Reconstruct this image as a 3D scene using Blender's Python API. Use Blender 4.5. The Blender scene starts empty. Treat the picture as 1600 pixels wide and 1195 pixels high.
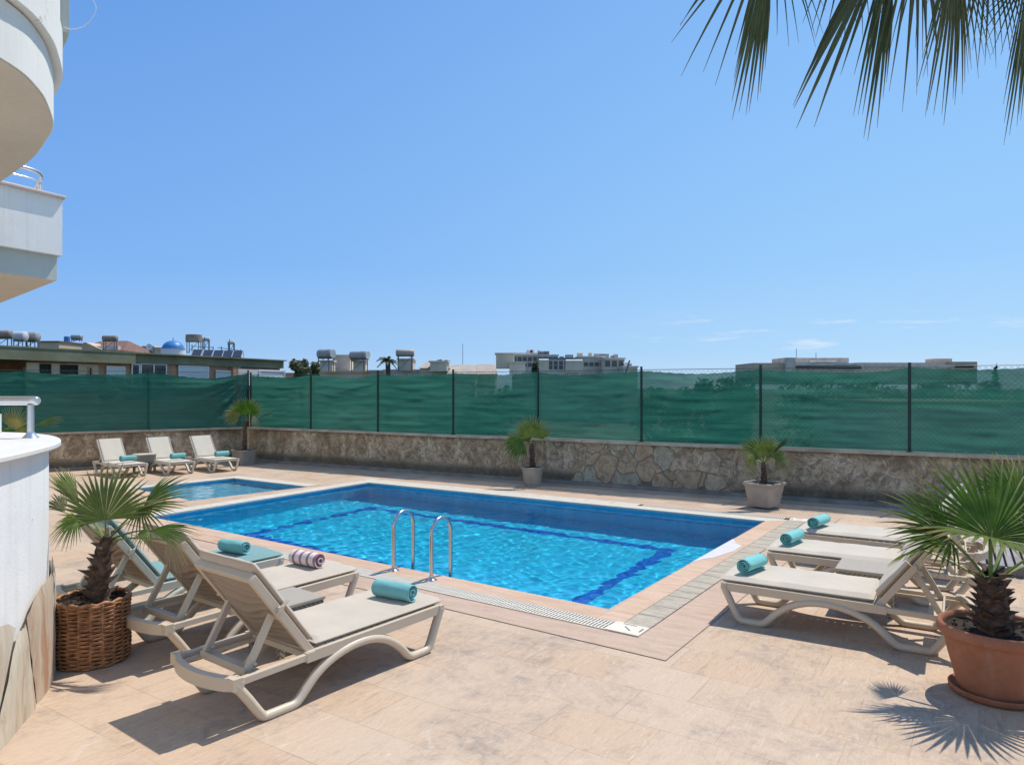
import bpy, bmesh, math, random
from mathutils import Vector, Matrix, noise
R = math.radians
scene = bpy.context.scene
COL = scene.collection

# ------------------------------------------------------------------ camera
F, CX, CY, EYE = 1130.0, 800.0, 606.0, 2.0       # focal length in photo pixels, horizon row, eye height
cam_d = bpy.data.cameras.new('camera'); cam = bpy.data.objects.new('camera', cam_d); COL.objects.link(cam)
cam.location = (0, 0, EYE); cam.rotation_euler = (R(90), 0, 0)
cam_d.sensor_width = 36; cam_d.lens = F / 1600 * 36; cam_d.shift_y = (CY - 597.5) / 1600
cam_d.clip_start = 0.05; cam_d.clip_end = 8000
scene.camera = cam

# ------------------------------------------------------------------ sky and sun
SUN_EL, SUN_AZ = 61.0, 46.0                       # azimuth measured from straight ahead towards the right
sdir = Vector((math.sin(R(SUN_AZ)) * math.cos(R(SUN_EL)), math.cos(R(SUN_AZ)) * math.cos(R(SUN_EL)), math.sin(R(SUN_EL))))
world = bpy.data.worlds.new('World'); scene.world = world; world.use_nodes = True
wn = world.node_tree; wn.nodes.clear()
def wnode(t, **k):
    n = wn.nodes.new(t)
    for a, b in k.items(): setattr(n, a, b)
    return n
sky = wnode('ShaderNodeTexSky', sky_type='NISHITA', sun_disc=False, sun_elevation=R(SUN_EL), sun_rotation=R(SUN_AZ),
            altitude=0, air_density=1.0, dust_density=0.6, ozone_density=3.0)
tc = wnode('ShaderNodeTexCoord'); sx = wnode('ShaderNodeSeparateXYZ'); wn.links.new(tc.outputs['Generated'], sx.inputs[0])
def sky_ramp(stops):
    r = wnode('ShaderNodeValToRGB'); e = r.color_ramp.elements
    while len(e) < len(stops): e.new(.5)
    for i, (p, c) in enumerate(stops): e[i].position = p; e[i].color = (*c, 1)
    wn.links.new(sx.outputs[2], r.inputs[0]); return r.outputs[0]
# clear-air gradient of the photographed sky: deeper blue away from the sun, paler towards it
skl = sky_ramp([(0, (.43, .65, .92)), (.05, (.30, .54, .92)), (.16, (.20, .445, .91)), (.45, (.135, .335, .80)), (1, (.07, .20, .55))])
skr = sky_ramp([(0, (.58, .78, .98)), (.05, (.44, .71, 1.0)), (.16, (.34, .63, 1.0)), (.45, (.26, .54, .99)), (1, (.12, .30, .68))])
axr = wnode('ShaderNodeMapRange', interpolation_type='SMOOTHSTEP'); axr.inputs[1].default_value = -.75; axr.inputs[2].default_value = .65
wn.links.new(sx.outputs[0], axr.inputs[0])
skm = wnode('ShaderNodeMix', data_type='RGBA'); wn.links.new(axr.outputs[0], skm.inputs[0]); wn.links.new(skl, skm.inputs[6]); wn.links.new(skr, skm.inputs[7])
sks = wnode('ShaderNodeVectorMath', operation='SCALE'); sks.inputs['Scale'].default_value = 1 / .1; wn.links.new(skm.outputs[2], sks.inputs[0])
hs = wnode('ShaderNodeMix', data_type='RGBA'); hs.inputs[0].default_value = .93
wn.links.new(sky.outputs[0], hs.inputs[6]); wn.links.new(sks.outputs[0], hs.inputs[7])
# a few thin cirrus wisps low over the right of the horizon
mp = wnode('ShaderNodeMapping'); mp.inputs['Scale'].default_value = (5, 5, 42)
wn.links.new(tc.outputs['Generated'], mp.inputs[0])
nz = wnode('ShaderNodeTexNoise'); nz.inputs['Scale'].default_value = 1.7; nz.inputs['Detail'].default_value = 6; nz.inputs['Roughness'].default_value = .6
wn.links.new(mp.outputs[0], nz.inputs['Vector'])
cr = wnode('ShaderNodeValToRGB'); cr.color_ramp.elements[0].position = .55; cr.color_ramp.elements[1].position = .8
cr.color_ramp.elements[0].color = (0, 0, 0, 1); cr.color_ramp.elements[1].color = (1, 1, 1, 1)
wn.links.new(nz.outputs[0], cr.inputs[0])
def wrange(src, a, b, c, d):
    """1 between b and c, fading to 0 at a and d"""
    m1 = wnode('ShaderNodeMapRange', interpolation_type='SMOOTHSTEP'); m1.inputs[1].default_value = a; m1.inputs[2].default_value = b
    m2 = wnode('ShaderNodeMapRange', interpolation_type='SMOOTHSTEP'); m2.inputs[1].default_value = d; m2.inputs[2].default_value = c
    wn.links.new(src, m1.inputs[0]); wn.links.new(src, m2.inputs[0])
    m = wnode('ShaderNodeMath', operation='MULTIPLY'); wn.links.new(m1.outputs[0], m.inputs[0]); wn.links.new(m2.outputs[0], m.inputs[1])
    return m.outputs[0]
mz = wrange(sx.outputs[2], .035, .06, .08, .11); mx = wrange(sx.outputs[0], .12, .3, .52, .68)
mm = wnode('ShaderNodeMath', operation='MULTIPLY'); wn.links.new(mz, mm.inputs[0]); wn.links.new(mx, mm.inputs[1])
mm2 = wnode('ShaderNodeMath', operation='MULTIPLY'); wn.links.new(mm.outputs[0], mm2.inputs[0]); wn.links.new(cr.outputs[0], mm2.inputs[1])
mixc = wnode('ShaderNodeMix', data_type='RGBA'); wn.links.new(mm2.outputs[0], mixc.inputs[0])
wn.links.new(hs.outputs[2], mixc.inputs[6]); mixc.inputs[7].default_value = (8.2, 8.8, 9.8, 1)
bg = wnode('ShaderNodeBackground'); bg.inputs[1].default_value = 0.1
wn.links.new(mixc.outputs[2], bg.inputs[0])
wo = wnode('ShaderNodeOutputWorld'); wn.links.new(bg.outputs[0], wo.inputs[0])
sl = bpy.data.lights.new('sun', 'SUN'); sun = bpy.data.objects.new('sun', sl); COL.objects.link(sun)
sl.energy = 4.4; sl.angle = R(.53); sl.color = (1.0, .94, .845)
sun.rotation_euler = (-sdir).to_track_quat('-Z', 'Y').to_euler(); sun.location = (6, 6, 20)
try:
    sl.cycles.is_caustics_light = True
except Exception: pass
vs = scene.view_settings; vs.view_transform = 'Standard'; vs.look = 'None'; vs.gamma = 1; vs.exposure = 0.0
cy = scene.cycles
cy.max_bounces = 10; cy.transparent_max_bounces = 24; cy.transmission_bounces = 8; cy.caustics_reflective = False; cy.caustics_refractive = True
cy.use_denoising = True; cy.sample_clamp_indirect = 6; cy.blur_glossy = .5
scene.render.film_transparent = False

# ------------------------------------------------------------------ helpers
def G(px, py, h=0.0):
    """photo pixel of a point known to lie at height h -> world position"""
    y = F * (EYE - h) / (py - CY)
    return Vector(((px - CX) / F * y, y, h))
def P(px, py, y):
    """photo pixel of a point known to stand at distance y -> world position"""
    return Vector(((px - CX) / F * y, y, EYE + (CY - py) / F * y))
def tag(o, label=None, cat=None, group=None, kind=None):
    if label: o['label'] = label
    if cat: o['category'] = cat
    if group: o['group'] = group
    if kind: o['kind'] = kind
    return o
def empty(name, loc=(0, 0, 0), rz=0.0, label=None, cat=None, group=None, kind=None):
    o = bpy.data.objects.new(name, None); COL.objects.link(o)
    o.location = loc; o.rotation_euler = (0, 0, rz); o.empty_display_size = .2
    return tag(o, label, cat, group, kind)
def copy_tree(o, parent=None):
    c = o.copy(); COL.objects.link(c)
    if parent is not None: c.parent = parent
    for ch in list(o.children): copy_tree(ch, c)
    return c

class MB:
    """collects shapes and links them as ONE mesh object"""
    def __init__(s): s.v = []; s.f = []; s.mi = []; s.cur = 0; s.uv = {}; s.att = []; s.a = 0.0
    def add(s, vs_, fs):
        b = len(s.v); s.v += [tuple(v) for v in vs_]; s.att += [s.a] * len(vs_)
        s.f += [tuple(i + b for i in f) for f in fs]; s.mi += [s.cur] * len(fs); return b
    def box(s, c, d, rz=0.0, m=None):
        x, y, z = d[0] / 2, d[1] / 2, d[2] / 2
        vs_ = [Vector(p) for p in ((-x, -y, -z), (x, -y, -z), (x, y, -z), (-x, y, -z), (-x, -y, z), (x, -y, z), (x, y, z), (-x, y, z))]
        if m is not None: vs_ = [m @ v for v in vs_]
        elif rz:
            q = Matrix.Rotation(rz, 3, 'Z'); vs_ = [q @ v for v in vs_]
        c = Vector(c)
        s.add([v + c for v in vs_], [(0, 3, 2, 1), (4, 5, 6, 7), (0, 1, 5, 4), (1, 2, 6, 5), (2, 3, 7, 6), (3, 0, 4, 7)])
    def bar(s, a, b, w, h, up=(0, 0, 1)):
        a, b = Vector(a), Vector(b); d = b - a; L = d.length
        if L < 1e-6: return
        x = d / L; up = Vector(up); y = up.cross(x)
        if y.length < 1e-4: y = Vector((0, 1, 0)).cross(x)
        y.normalize(); z = x.cross(y)
        m = Matrix((x, y, z)).transposed()
        s.box((a + b) / 2, (L, w, h), m=m)
    def tube(s, pts, r, n=8, cap=True, closed=False, flat=1.0, up=None):
        pts = [Vector(p) for p in pts]; k = len(pts)
        rr = r if isinstance(r, (list, tuple)) else [r] * k
        rings = []; ref = Vector(up) if up is not None else None
        for i, p in enumerate(pts):
            if closed: t = (pts[(i + 1) % k] - pts[i - 1])
            else: t = pts[min(i + 1, k - 1)] - pts[max(i - 1, 0)]
            if t.length < 1e-9: t = Vector((0, 0, 1))
            t.normalize()
            if ref is None: ref = Vector((0, 0, 1)) if abs(t.z) < .9 else Vector((1, 0, 0))
            a = ref - t * ref.dot(t)
            if a.length < 1e-4: a = t.orthogonal()
            a.normalize(); b = t.cross(a)
            if up is None: ref = a
            rings.append([p + (a * math.cos(2 * math.pi * j / n) * flat + b * math.sin(2 * math.pi * j / n)) * rr[i] for j in range(n)])
        vs_ = [v for r_ in rings for v in r_]; fs = []
        for i in range(k if closed else k - 1):
            i2 = (i + 1) % k
            for j in range(n):
                j2 = (j + 1) % n
                fs.append((i * n + j, i * n + j2, i2 * n + j2, i2 * n + j))
        if cap and not closed:
            fs.append(tuple(reversed(range(n)))); fs.append(tuple(range((k - 1) * n, k * n)))
        s.add(vs_, fs)
    def lathe(s, prof, c=(0, 0, 0), n=32, wob=None, sq=0.0):
        """prof: (radius, z) list; sq > 0 squares the plan"""
        c = Vector(c); vs_ = []; k = len(prof)
        for i, (r, z) in enumerate(prof):
            for j in range(n):
                a = 2 * math.pi * j / n; q = r
                if sq:
                    ca, sa = abs(math.cos(a)), abs(math.sin(a)); q = r * ((1 - sq) + sq / max(ca, sa))
                if wob: q += wob(a, z)
                vs_.append(c + Vector((q * math.cos(a), q * math.sin(a), z)))
        fs = [(i * n + j, i * n + (j + 1) % n, (i + 1) * n + (j + 1) % n, (i + 1) * n + j) for i in range(k - 1) for j in range(n)]
        s.add(vs_, fs)
    def prism(s, poly, z0, z1):
        n = len(poly); p = [Vector((q[0], q[1], z0)) for q in poly] + [Vector((q[0], q[1], z1)) for q in poly]
        s.add(p, [tuple(reversed(range(n))), tuple(range(n, 2 * n))] + [(i, (i + 1) % n, n + (i + 1) % n, n + i) for i in range(n)])
    def quad(s, a, b, c, d): s.add([a, b, c, d], [(0, 1, 2, 3)])
    def build(s, name, mats, parent=None, smooth=False, origin=None, bevel=0.0, angle=None, rot=0.0):
        """vertices are in the parent's local frame; with origin= they are world positions made relative to it"""
        off = Vector(origin) if origin is not None else Vector((0, 0, 0))
        me = bpy.data.meshes.new(name)
        me.from_pydata([tuple(Vector(v) - off) for v in s.v], [], s.f)
        if not isinstance(mats, (list, tuple)): mats = [mats]
        for m in mats: me.materials.append(m)
        me.polygons.foreach_set('material_index', s.mi)
        if any(s.att):
            at = me.attributes.new('along', 'FLOAT', 'POINT'); at.data.foreach_set('value', s.att)
        me.polygons.foreach_set('use_smooth', [bool(smooth)] * len(me.polygons))
        me.update()
        o = bpy.data.objects.new(name, me); COL.objects.link(o)
        if parent is not None: o.parent = parent
        elif origin is not None: o.location = off
        if smooth and angle:
            me.set_sharp_from_angle(angle=R(angle))
        if bevel:
            b = o.modifiers.new('bevel', 'BEVEL'); b.width = bevel; b.segments = 2; b.limit_method = 'ANGLE'; b.angle_limit = R(35)
            b.harden_normals = False
            me.polygons.foreach_set('use_smooth', [True] * len(me.polygons)); me.set_sharp_from_angle(angle=R(50))
        return o

# ------------------------------------------------------------------ materials
class NT:
    def __init__(s, name):
        s.m = bpy.data.materials.new(name); s.m.use_nodes = True; s.t = s.m.node_tree
        s.b = s.t.nodes['Principled BSDF']; s.out = s.t.nodes['Material Output']
        s.tc = s.t.nodes.new('ShaderNodeTexCoord')
    def n(s, t, **k):
        nd = s.t.nodes.new('ShaderNode' + t)
        for a, b in k.items(): setattr(nd, a, b)
        return nd
    def l(s, a, b): s.t.links.new(a, b)
    def map(s, scale=(1, 1, 1), rot=(0, 0, 0), loc=(0, 0, 0), src=None):
        m = s.n('Mapping'); m.inputs['Scale'].default_value = scale; m.inputs['Rotation'].default_value = rot; m.inputs['Location'].default_value = loc
        s.l(src or s.tc.outputs['Object'], m.inputs[0]); return m.outputs[0]
    def noise(s, vec, scale=5, detail=5, rough=.55, dist=0.0):
        x = s.n('TexNoise'); x.inputs['Scale'].default_value = scale; x.inputs['Detail'].default_value = detail
        x.inputs['Roughness'].default_value = rough; x.inputs['Distortion'].default_value = dist
        s.l(vec, x.inputs['Vector']); return x.outputs[0]
    def ramp(s, fac, stops, mode='LINEAR'):
        r = s.n('ValToRGB'); e = r.color_ramp.elements; r.color_ramp.interpolation = mode
        while len(e) < len(stops): e.new(.5)
        for i, (p, c) in enumerate(stops):
            e[i].position = p; e[i].color = (c, c, c, 1) if isinstance(c, (int, float)) else (*c, 1)
        s.l(fac, r.inputs[0]); return r.outputs[0]
    def mix(s, fac, a, b, blend='MIX'):
        m = s.n('Mix', data_type='RGBA', blend_type=blend)
        for v, i in ((fac, 0), (a, 6), (b, 7)):
            if isinstance(v, (int, float)): m.inputs[i].default_value = v if i == 0 else (v, v, v, 1)
            elif isinstance(v, tuple): m.inputs[i].default_value = (*v, 1) if len(v) == 3 else v
            else: s.l(v, m.inputs[i])
        return m.outputs[2]
    def math(s, op, a, b=0.0, clamp=False):
        m = s.n('Math', operation=op); m.use_clamp = clamp
        for v, i in ((a, 0), (b, 1)):
            if isinstance(v, (int, float)): m.inputs[i].default_value = v
            else: s.l(v, m.inputs[i])
        return m.outputs[0]
    def bump(s, h, strength=.3, dist=.01):
        b = s.n('Bump'); b.inputs['Strength'].default_value = strength; b.inputs['Distance'].default_value = dist
        s.l(h, b.inputs['Height']); s.l(b.outputs[0], s.b.inputs['Normal']); return b
    def set(s, color=None, rough=None, metal=None, spec=None):
        for nm, v in (('Base Color', color), ('Roughness', rough), ('Metallic', metal), ('Specular IOR Level', spec)):
            if v is None: continue
            if isinstance(v, (int, float)): s.b.inputs[nm].default_value = v
            elif isinstance(v, tuple): s.b.inputs[nm].default_value = (*v, 1)
            else: s.l(v, s.b.inputs[nm])
        return s.m
def simple(name, c, rough=.6, metal=0.0, var=.12, scale=8, bump=0.0, spec=.4, bscale=60):
    t = NT(name); v = t.map()
    n1 = t.noise(v, scale, 6); d = tuple(x * (1 - var) for x in c); e = tuple(min(1, x * (1 + var)) for x in c)
    t.set(t.ramp(n1, [(.3, d), (.7, e)]), rough, metal, spec)
    if bump: t.bump(t.noise(v, bscale, 4), bump, .004)
    return t.m

TH = R(-33.5)                                      # direction of the long side of the pool
AU = Vector((math.cos(TH), math.sin(TH), 0)); AV = Vector((-math.sin(TH), math.cos(TH), 0))
# ------------------------------------------------------------------ ground, deck and pools
def line_isect(p, d, q, e):
    den = d.x * e.y - d.y * e.x; t = ((q.x - p.x) * e.y - (q.y - p.y) * e.x) / den
    return p + d * t
def offset_poly(c, ds):
    """c counter-clockwise corners; ds[i] outward offset of side i (c[i] -> c[i+1])"""
    n = len(c); L = []
    for i in range(n):
        d = (c[(i + 1) % n] - c[i]).normalized(); nn = Vector((d.y, -d.x, 0))
        L.append((c[i] + nn * ds[i], d))
    return [line_isect(*L[i - 1], *L[i]) for i in range(n)]
NR, FR, FL, NL = G(953, 955.3), G(1198.7, 814.9), G(575.5, 754.2), G(231, 808.5)
MAIN = [NL, NR, FR, FL]                            # sides: near, right, far, left
KN, KR, KF, KL = G(295, 782.5), G(480.6, 760.3), G(366, 747), G(207, 764)
KID = [KL, KN, KR, KF]                             # sides: near-left, shared, far, left
WALLC = Vector((-7.26, 19.92, 0)); WALLR = Vector((11.5, 9.23, 0)); WALLL = Vector((-14.1, 15.3, 0))

def m_deck():
    t = NT('sandstone_paving')
    rot = t.map(rot=(0, 0, -TH)); # aligned with the pool
    br = t.n('TexBrick'); br.offset = .5; br.squash = 1.0
    mp_ = t.map(rot=(0, 0, -TH), loc=(.06, .13, 0)); t.l(mp_, br.inputs['Vector'])
    for k, v in (('Scale', 1.0), ('Mortar Size', .0028), ('Mortar Smooth', .15), ('Bias', 0), ('Brick Width', .62), ('Row Height', .46)): br.inputs[k].default_value = v
    br.inputs['Color1'].default_value = (0, 0, 0, 1); br.inputs['Color2'].default_value = (1, 1, 1, 1); br.inputs['Mortar'].default_value = (.5, .5, .5, 1)
    streak = t.noise(t.map(scale=(9, 1.5, 1), src=rot), 2.2, 9, .72, 1.4)
    fine = t.noise(t.map(scale=(3, 1, 1), src=rot), 26, 5, .7)
    big = t.noise(rot, .55, 4, .6)
    base = t.ramp(streak, [(.30, (.32, .215, .138)), (.41, (.46, .325, .215)), (.52, (.565, .415, .282)), (.60, (.49, .343, .228)), (.72, (.67, .545, .405))])
    pink = t.mix(.30, base, (.54, .355, .245))
    c = t.mix(t.ramp(big, [(.38, 0.0), (.62, 1.0)]), base, pink)
    c = t.mix(t.math('MULTIPLY', br.outputs['Color'], .55), c, (.60, .48, .37))
    c = t.mix(t.ramp(fine, [(.32, .22), (.55, 0.0)]), c, (.34, .24, .175))
    sp2 = t.noise(t.map(scale=(3.0, .42, 1), src=rot), 13, 6, .7, 1.6); c = t.mix(t.ramp(sp2, [(.58, 0.0), (.68, .42)]), c, (.76, .66, .54)); c = t.mix(t.ramp(sp2, [(.3, .4), (.42, 0.0)]), c, (.34, .235, .17))
    # worn grey blotches with a shape of their own
    b2 = t.noise(t.map(loc=(3.1, 1.7, 0), src=rot), 1.15, 8, .72, .6); b3 = t.noise(rot, 7, 6, .75, 1.2)
    st = t.math('MULTIPLY', t.ramp(b2, [(.46, 0.0), (.60, 1.0)]), t.ramp(b3, [(.42, .15), (.62, .85)]))
    c = t.mix(t.math('MULTIPLY', st, .8), c, (.25, .21, .18))
    w = t.noise(t.map(loc=(9, 4, 0), src=rot), 2.3, 7, .7, 1.5)
    c = t.mix(t.ramp(w, [(.6, 0.0), (.72, .45)]), c, (.66, .58, .50))
    c = t.mix(t.math('MULTIPLY', br.outputs['Fac'], t.ramp(t.noise(rot, 1.4, 3), [(.40, .10), (.62, .75)])), c, (.27, .2, .155))
    hgt = t.math('SUBTRACT', t.math('MULTIPLY', fine, .35), t.math('MULTIPLY', br.outputs['Fac'], 1.2))
    t.set(c, t.ramp(streak, [(.2, .55), (.8, .8)]), spec=.3); t.bump(hgt, .35, .006)
    return t.m
def m_stone(name, a, b, c3, scale=3.0, joint=None, jw=.5, rot=0.0, rough=.6):
    t = NT(name); v = t.map(rot=(0, 0, -TH + rot))
    n = t.noise(t.map(scale=(1, 5, 1), src=v), scale, 7, .65, .6); c = t.ramp(n, [(.28, a), (.5, b), (.74, c3)])
    f = t.noise(v, 45, 4, .7); c = t.mix(t.ramp(f, [(.3, .25), (.6, 0.0)]), c, tuple(x * .6 for x in a))
    h = f
    if joint:
        br = t.n('TexBrick'); br.offset = .0; t.l(v, br.inputs['Vector'])
        for k, x in (('Scale', 1.0), ('Mortar Size', .004), ('Mortar Smooth', .1), ('Brick Width', jw), ('Row Height', jw)): br.inputs[k].default_value = x
        br.inputs['Color1'].default_value = (0, 0, 0, 1); br.inputs['Color2'].default_value = (1, 1, 1, 1)
        c = t.mix(t.math('MULTIPLY', br.outputs['Color'], .35), c, a)
        c = t.mix(t.math('MULTIPLY', br.outputs['Fac'], .75), c, joint)
    t.set(c, rough, spec=.35); t.bump(h, .2, .004)
    return t.m
M_DECK = m_deck()
M_COPE = m_stone('peach_coping_stone', (.50, .32, .21), (.62, .43, .30), (.68, .52, .39), 2.2, (.42, .28, .2), 1.1)
M_COPEW = m_stone('pale_coping_stone', (.52, .47, .39), (.64, .59, .50), (.72, .68, .61), 3, (.42, .38, .32), .6)
M_PATCH = m_stone('white_coping_patch', (.56, .55, .57), (.64, .62, .62), (.70, .67, .65), 1.5)
M_BORDER = m_stone('pink_border_stone', (.44, .30, .22), (.53, .38, .28), (.60, .45, .345), 2.5)
M_GREY = m_stone('grey_green_channel_stone', (.30, .265, .20), (.46, .40, .31), (.58, .50, .39), 5, None)
M_PLASTW = simple('cream_plastic_grate', (.70, .64, .54), .85, var=.06)
M_DARK = simple('dark_gap', (.035, .033, .03), .9)

# the land round about, well below the raised terrace, and the sheet of the terrace itself
g = MB(); n_ = 96
g.add([(0, 40, -3)] + [(r_ * math.cos(2 * math.pi * i / n_), 40 + r_ * math.sin(2 * math.pi * i / n_), -3) for r_ in (120, 900, 3500) for i in range(n_)],
      [(0, 1 + i, 1 + (i + 1) % n_) for i in range(n_)] + [(1 + k * n_ + i, 1 + (k + 1) * n_ + i, 1 + (k + 1) * n_ + (i + 1) % n_, 1 + k * n_ + (i + 1) % n_) for k in (0, 1) for i in range(n_)])
tag(g.build('ground', simple('dry_ground', (.11, .11, .07), .95, var=.35, scale=.15)), kind='structure')

bm = bmesh.new()
outer = [Vector(p) for p in ((-15, -7, 0), (13, -7, 0), (13, 9.4, 0), (WALLR.x + .4, WALLR.y + .3, 0), (WALLC.x, WALLC.y + .35, 0), (WALLL.x - .2, WALLL.y + .35, 0), (-15, 12, 0))]
for ring in (outer, MAIN, KID):
    vv = [bm.verts.new(p) for p in ring]
    for i in range(len(vv)): bm.edges.new((vv[i], vv[(i + 1) % len(vv)]))
bmesh.ops.triangle_fill(bm, use_beauty=True, edges=bm.edges[:], normal=(0, 0, 1))
me = bpy.data.meshes.new('pool_deck'); bm.to_mesh(me); bm.free()
nb = len(outer); base = len(me.vertices)
deck = bpy.data.objects.new('pool_deck', me); COL.objects.link(deck); me.materials.append(M_DECK); tag(deck, kind='structure')
dz = MB(); on = len(outer)
dz.add([(*p.xy, -.002) for p in outer] + [(*p.xy, -3.2) for p in outer], [(i, on + i, on + (i + 1) % on, (i + 1) % on) for i in range(on)])
tag(dz.build('terrace_edge', simple('old_render', (.34, .30, .25), .9)), kind='structure')

# pool tanks
def m_tile(name, a, b, sz=.025, grout=(.5, .62, .66)):
    t = NT(name); v = t.map(rot=(0, 0, -TH)); w = t.noise(v, 2.2, 4)
    br = t.n('TexBrick'); br.offset = 0; t.l(v, br.inputs['Vector'])
    for k, x in (('Scale', 1.0), ('Mortar Size', .002), ('Brick Width', sz), ('Row Height', sz)): br.inputs[k].default_value = x
    br.inputs['Color1'].default_value = (0, 0, 0, 1); br.inputs['Color2'].default_value = (1, 1, 1, 1)
    c = t.mix(t.math('MULTIPLY', br.outputs['Color'], .8), a, b)
    c = t.mix(t.ramp(w, [(.3, .2), (.7, 0.0)]), c, tuple(x * .8 for x in a))
    return t.set(c, .35, spec=.5)
M_TILE = m_tile('blue_pool_mosaic', (.045, .57, .90), (.075, .65, .94))
M_TILEK = m_tile('pale_blue_pool_mosaic', (.22, .56, .76), (.32, .64, .82))
M_STRIPE = m_tile('navy_pool_mosaic', (.01, .10, .55), (.02, .16, .70))
M_BAND = m_tile('blue_waterline_mosaic', (.05, .40, .66), (.09, .50, .74))
DEPTH, WL = 1.35, -.045
def make_pool(name, C, depth, floor_m, ring_inset, stripes, band):
    z = -depth; f = MB()
    cc = C
    f.add([(*p.xy, z) for p in cc], [(0, 1, 2, 3)])
    k = 4
    f.cur = 0
    f.add([(*p.xy, z) for p in cc] + [(*p.xy, -.20) for p in cc], [(i, k + i, k + (i + 1) % k, (i + 1) % k) for i in range(k)])
    f.cur = 1
    f.add([(*p.xy, -.20) for p in cc] + [(*p.xy, -.012) for p in cc], [(i, k + i, k + (i + 1) % k, (i + 1) % k) for i in range(k)])
    if stripes:
        f.cur = 2
        o1 = offset_poly(C, [-ring_inset] * 4); o2 = offset_poly(C, [-ring_inset - .18] * 4)
        for i in range(4):
            j = (i + 1) % 4
            f.quad(*[(*p.xy, z + .004) for p in (o1[i], o1[j], o2[j], o2[i])])
        q0, q1 = MAIN[2] - AV * .004, MAIN[3] - AV * .004
        for (z1_, z0_) in ((-.40, -.47),): f.quad((q0.x, q0.y, z0_), (q1.x, q1.y, z0_), (q1.x, q1.y, z1_), (q0.x, q0.y, z1_))
    o = f.build(name, [floor_m, band, M_STRIPE]); tag(o, kind='structure')
    bm = bmesh.new(); bm.from_mesh(o.data); bmesh.ops.recalc_face_normals(bm, faces=bm.faces[:]); bm.free()
    try: o.cycles.is_caustics_receiver = True
    except Exception: pass
    return o
make_pool('pool_basin', MAIN, DEPTH, M_TILE, 1.0, True, M_BAND)
make_pool('paddling_pool_basin', KID, .42, M_TILEK, 0, False, M_BAND)

def m_water(name, tint):
    t = NT(name); t.t.nodes.remove(t.b)
    gl = t.n('BsdfGlass'); gl.inputs['Color'].default_value = (*tint, 1); gl.inputs['Roughness'].default_value = 0.0; gl.inputs['IOR'].default_value = 1.33
    t.l(gl.outputs[0], t.out.inputs['Surface'])
    return t.m
rnd = random.Random(5)
WAVES = []
for i in range(60):
    lam = .10 * (5 ** rnd.random()); k_ = 2 * math.pi / lam; a_ = rnd.gauss(2.2, 1.0)
    WAVES.append((k_ * math.cos(a_), k_ * math.sin(a_), rnd.random() * 6.28, .00046 * (lam / .3) ** 1.08))
def wave(x, y, amp):
    wx = x + .12 * math.sin(1.3 * y + .4 * x); wy = y + .12 * math.sin(1.1 * x - .7 * y)
    return amp * sum(a * math.sin(kx * wx + ky * wy + ph) for kx, ky, ph, a in WAVES)
def water(name, C, m, nu, nv, amp):
    b = MB(); vs_ = []
    for j in range(nv + 1):
        for i in range(nu + 1):
            s, t_ = i / nu, j / nv
            p = (C[0] * (1 - s) + C[1] * s) * (1 - t_) + (C[3] * (1 - s) + C[2] * s) * t_
            cz = noise.noise((p.x * .35, p.y * .35, 3.3))
            vs_.append((p.x, p.y, WL + wave(p.x, p.y, amp * (1 + .5 * cz))))
    b.add(vs_, [(j * (nu + 1) + i, j * (nu + 1) + i + 1, (j + 1) * (nu + 1) + i + 1, (j + 1) * (nu + 1) + i) for j in range(nv) for i in range(nu)])
    o = b.build(name, m, smooth=True); tag(o, kind='structure')
    try: o.cycles.is_caustics_caster = True
    except Exception: pass
    return o
water('water', MAIN, m_water('pool_water', (.68, .985, .99)), 400, 270, .58)
water('paddling_pool_water', KID, m_water('paddling_pool_water', (.80, .95, .98)), 90, 90, .6)
# ------------------------------------------------------------------ coping, drain channel, border
def ring_side(b, inner, outer_, i, z0, z1, lip=0.0):
    j = (i + 1) % 4
    a, c, d, e = inner[i], inner[j], outer_[j], outer_[i]
    b.add([(*p.xy, z0) for p in (a, c, d, e)] + [(*p.xy, z1) for p in (a, c, d, e)],
          [(4, 5, 6, 7), (0, 4, 7, 3), (1, 2, 6, 5), (0, 1, 5, 4), (2, 3, 7, 6), (3, 2, 1, 0)])
CI = offset_poly(MAIN, [-.022] * 4); CO = offset_poly(MAIN, [.25, .25, .25, .30]); GO = offset_poly(MAIN, [.47, .49, .47, .30]); BO = offset_poly(MAIN, [.80, .86, .82, .30])
cp = empty('pool_coping', tuple(NR), kind='structure')
for i, m in ((0, M_COPE), (1, M_COPE), (2, M_COPEW), (3, M_COPEW)):
    b = MB(); ring_side(b, CI, CO, i, -.012, .014); b.build('coping_stone', m, cp, origin=NR)
# an irregular white patch on the right-hand coping
d1 = (MAIN[2] - MAIN[1])
def cop(t, o): return MAIN[1] + d1 * t + AU * o
b = MB(); b.prism([cop(.40, -.0235), cop(.45, .04), cop(.47, .11), cop(.56, .2), cop(.63, .2), cop(.65, .09), cop(.70, -.0235)], .012, .0175)
b.build('white_patch', M_PATCH, cp, origin=NR)
KI = offset_poly(KID, [-.02] * 4); KO = offset_poly(KID, [.28, .01, .28, .28])
kp = empty('paddling_pool_coping', tuple(KN), kind='structure')
for i, m in ((0, M_COPE), (2, M_COPEW), (3, M_COPEW)):
    b = MB(); ring_side(b, KI, KO, i, -.012, .0105); b.build('coping_stone', m, kp, origin=KN)
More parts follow.
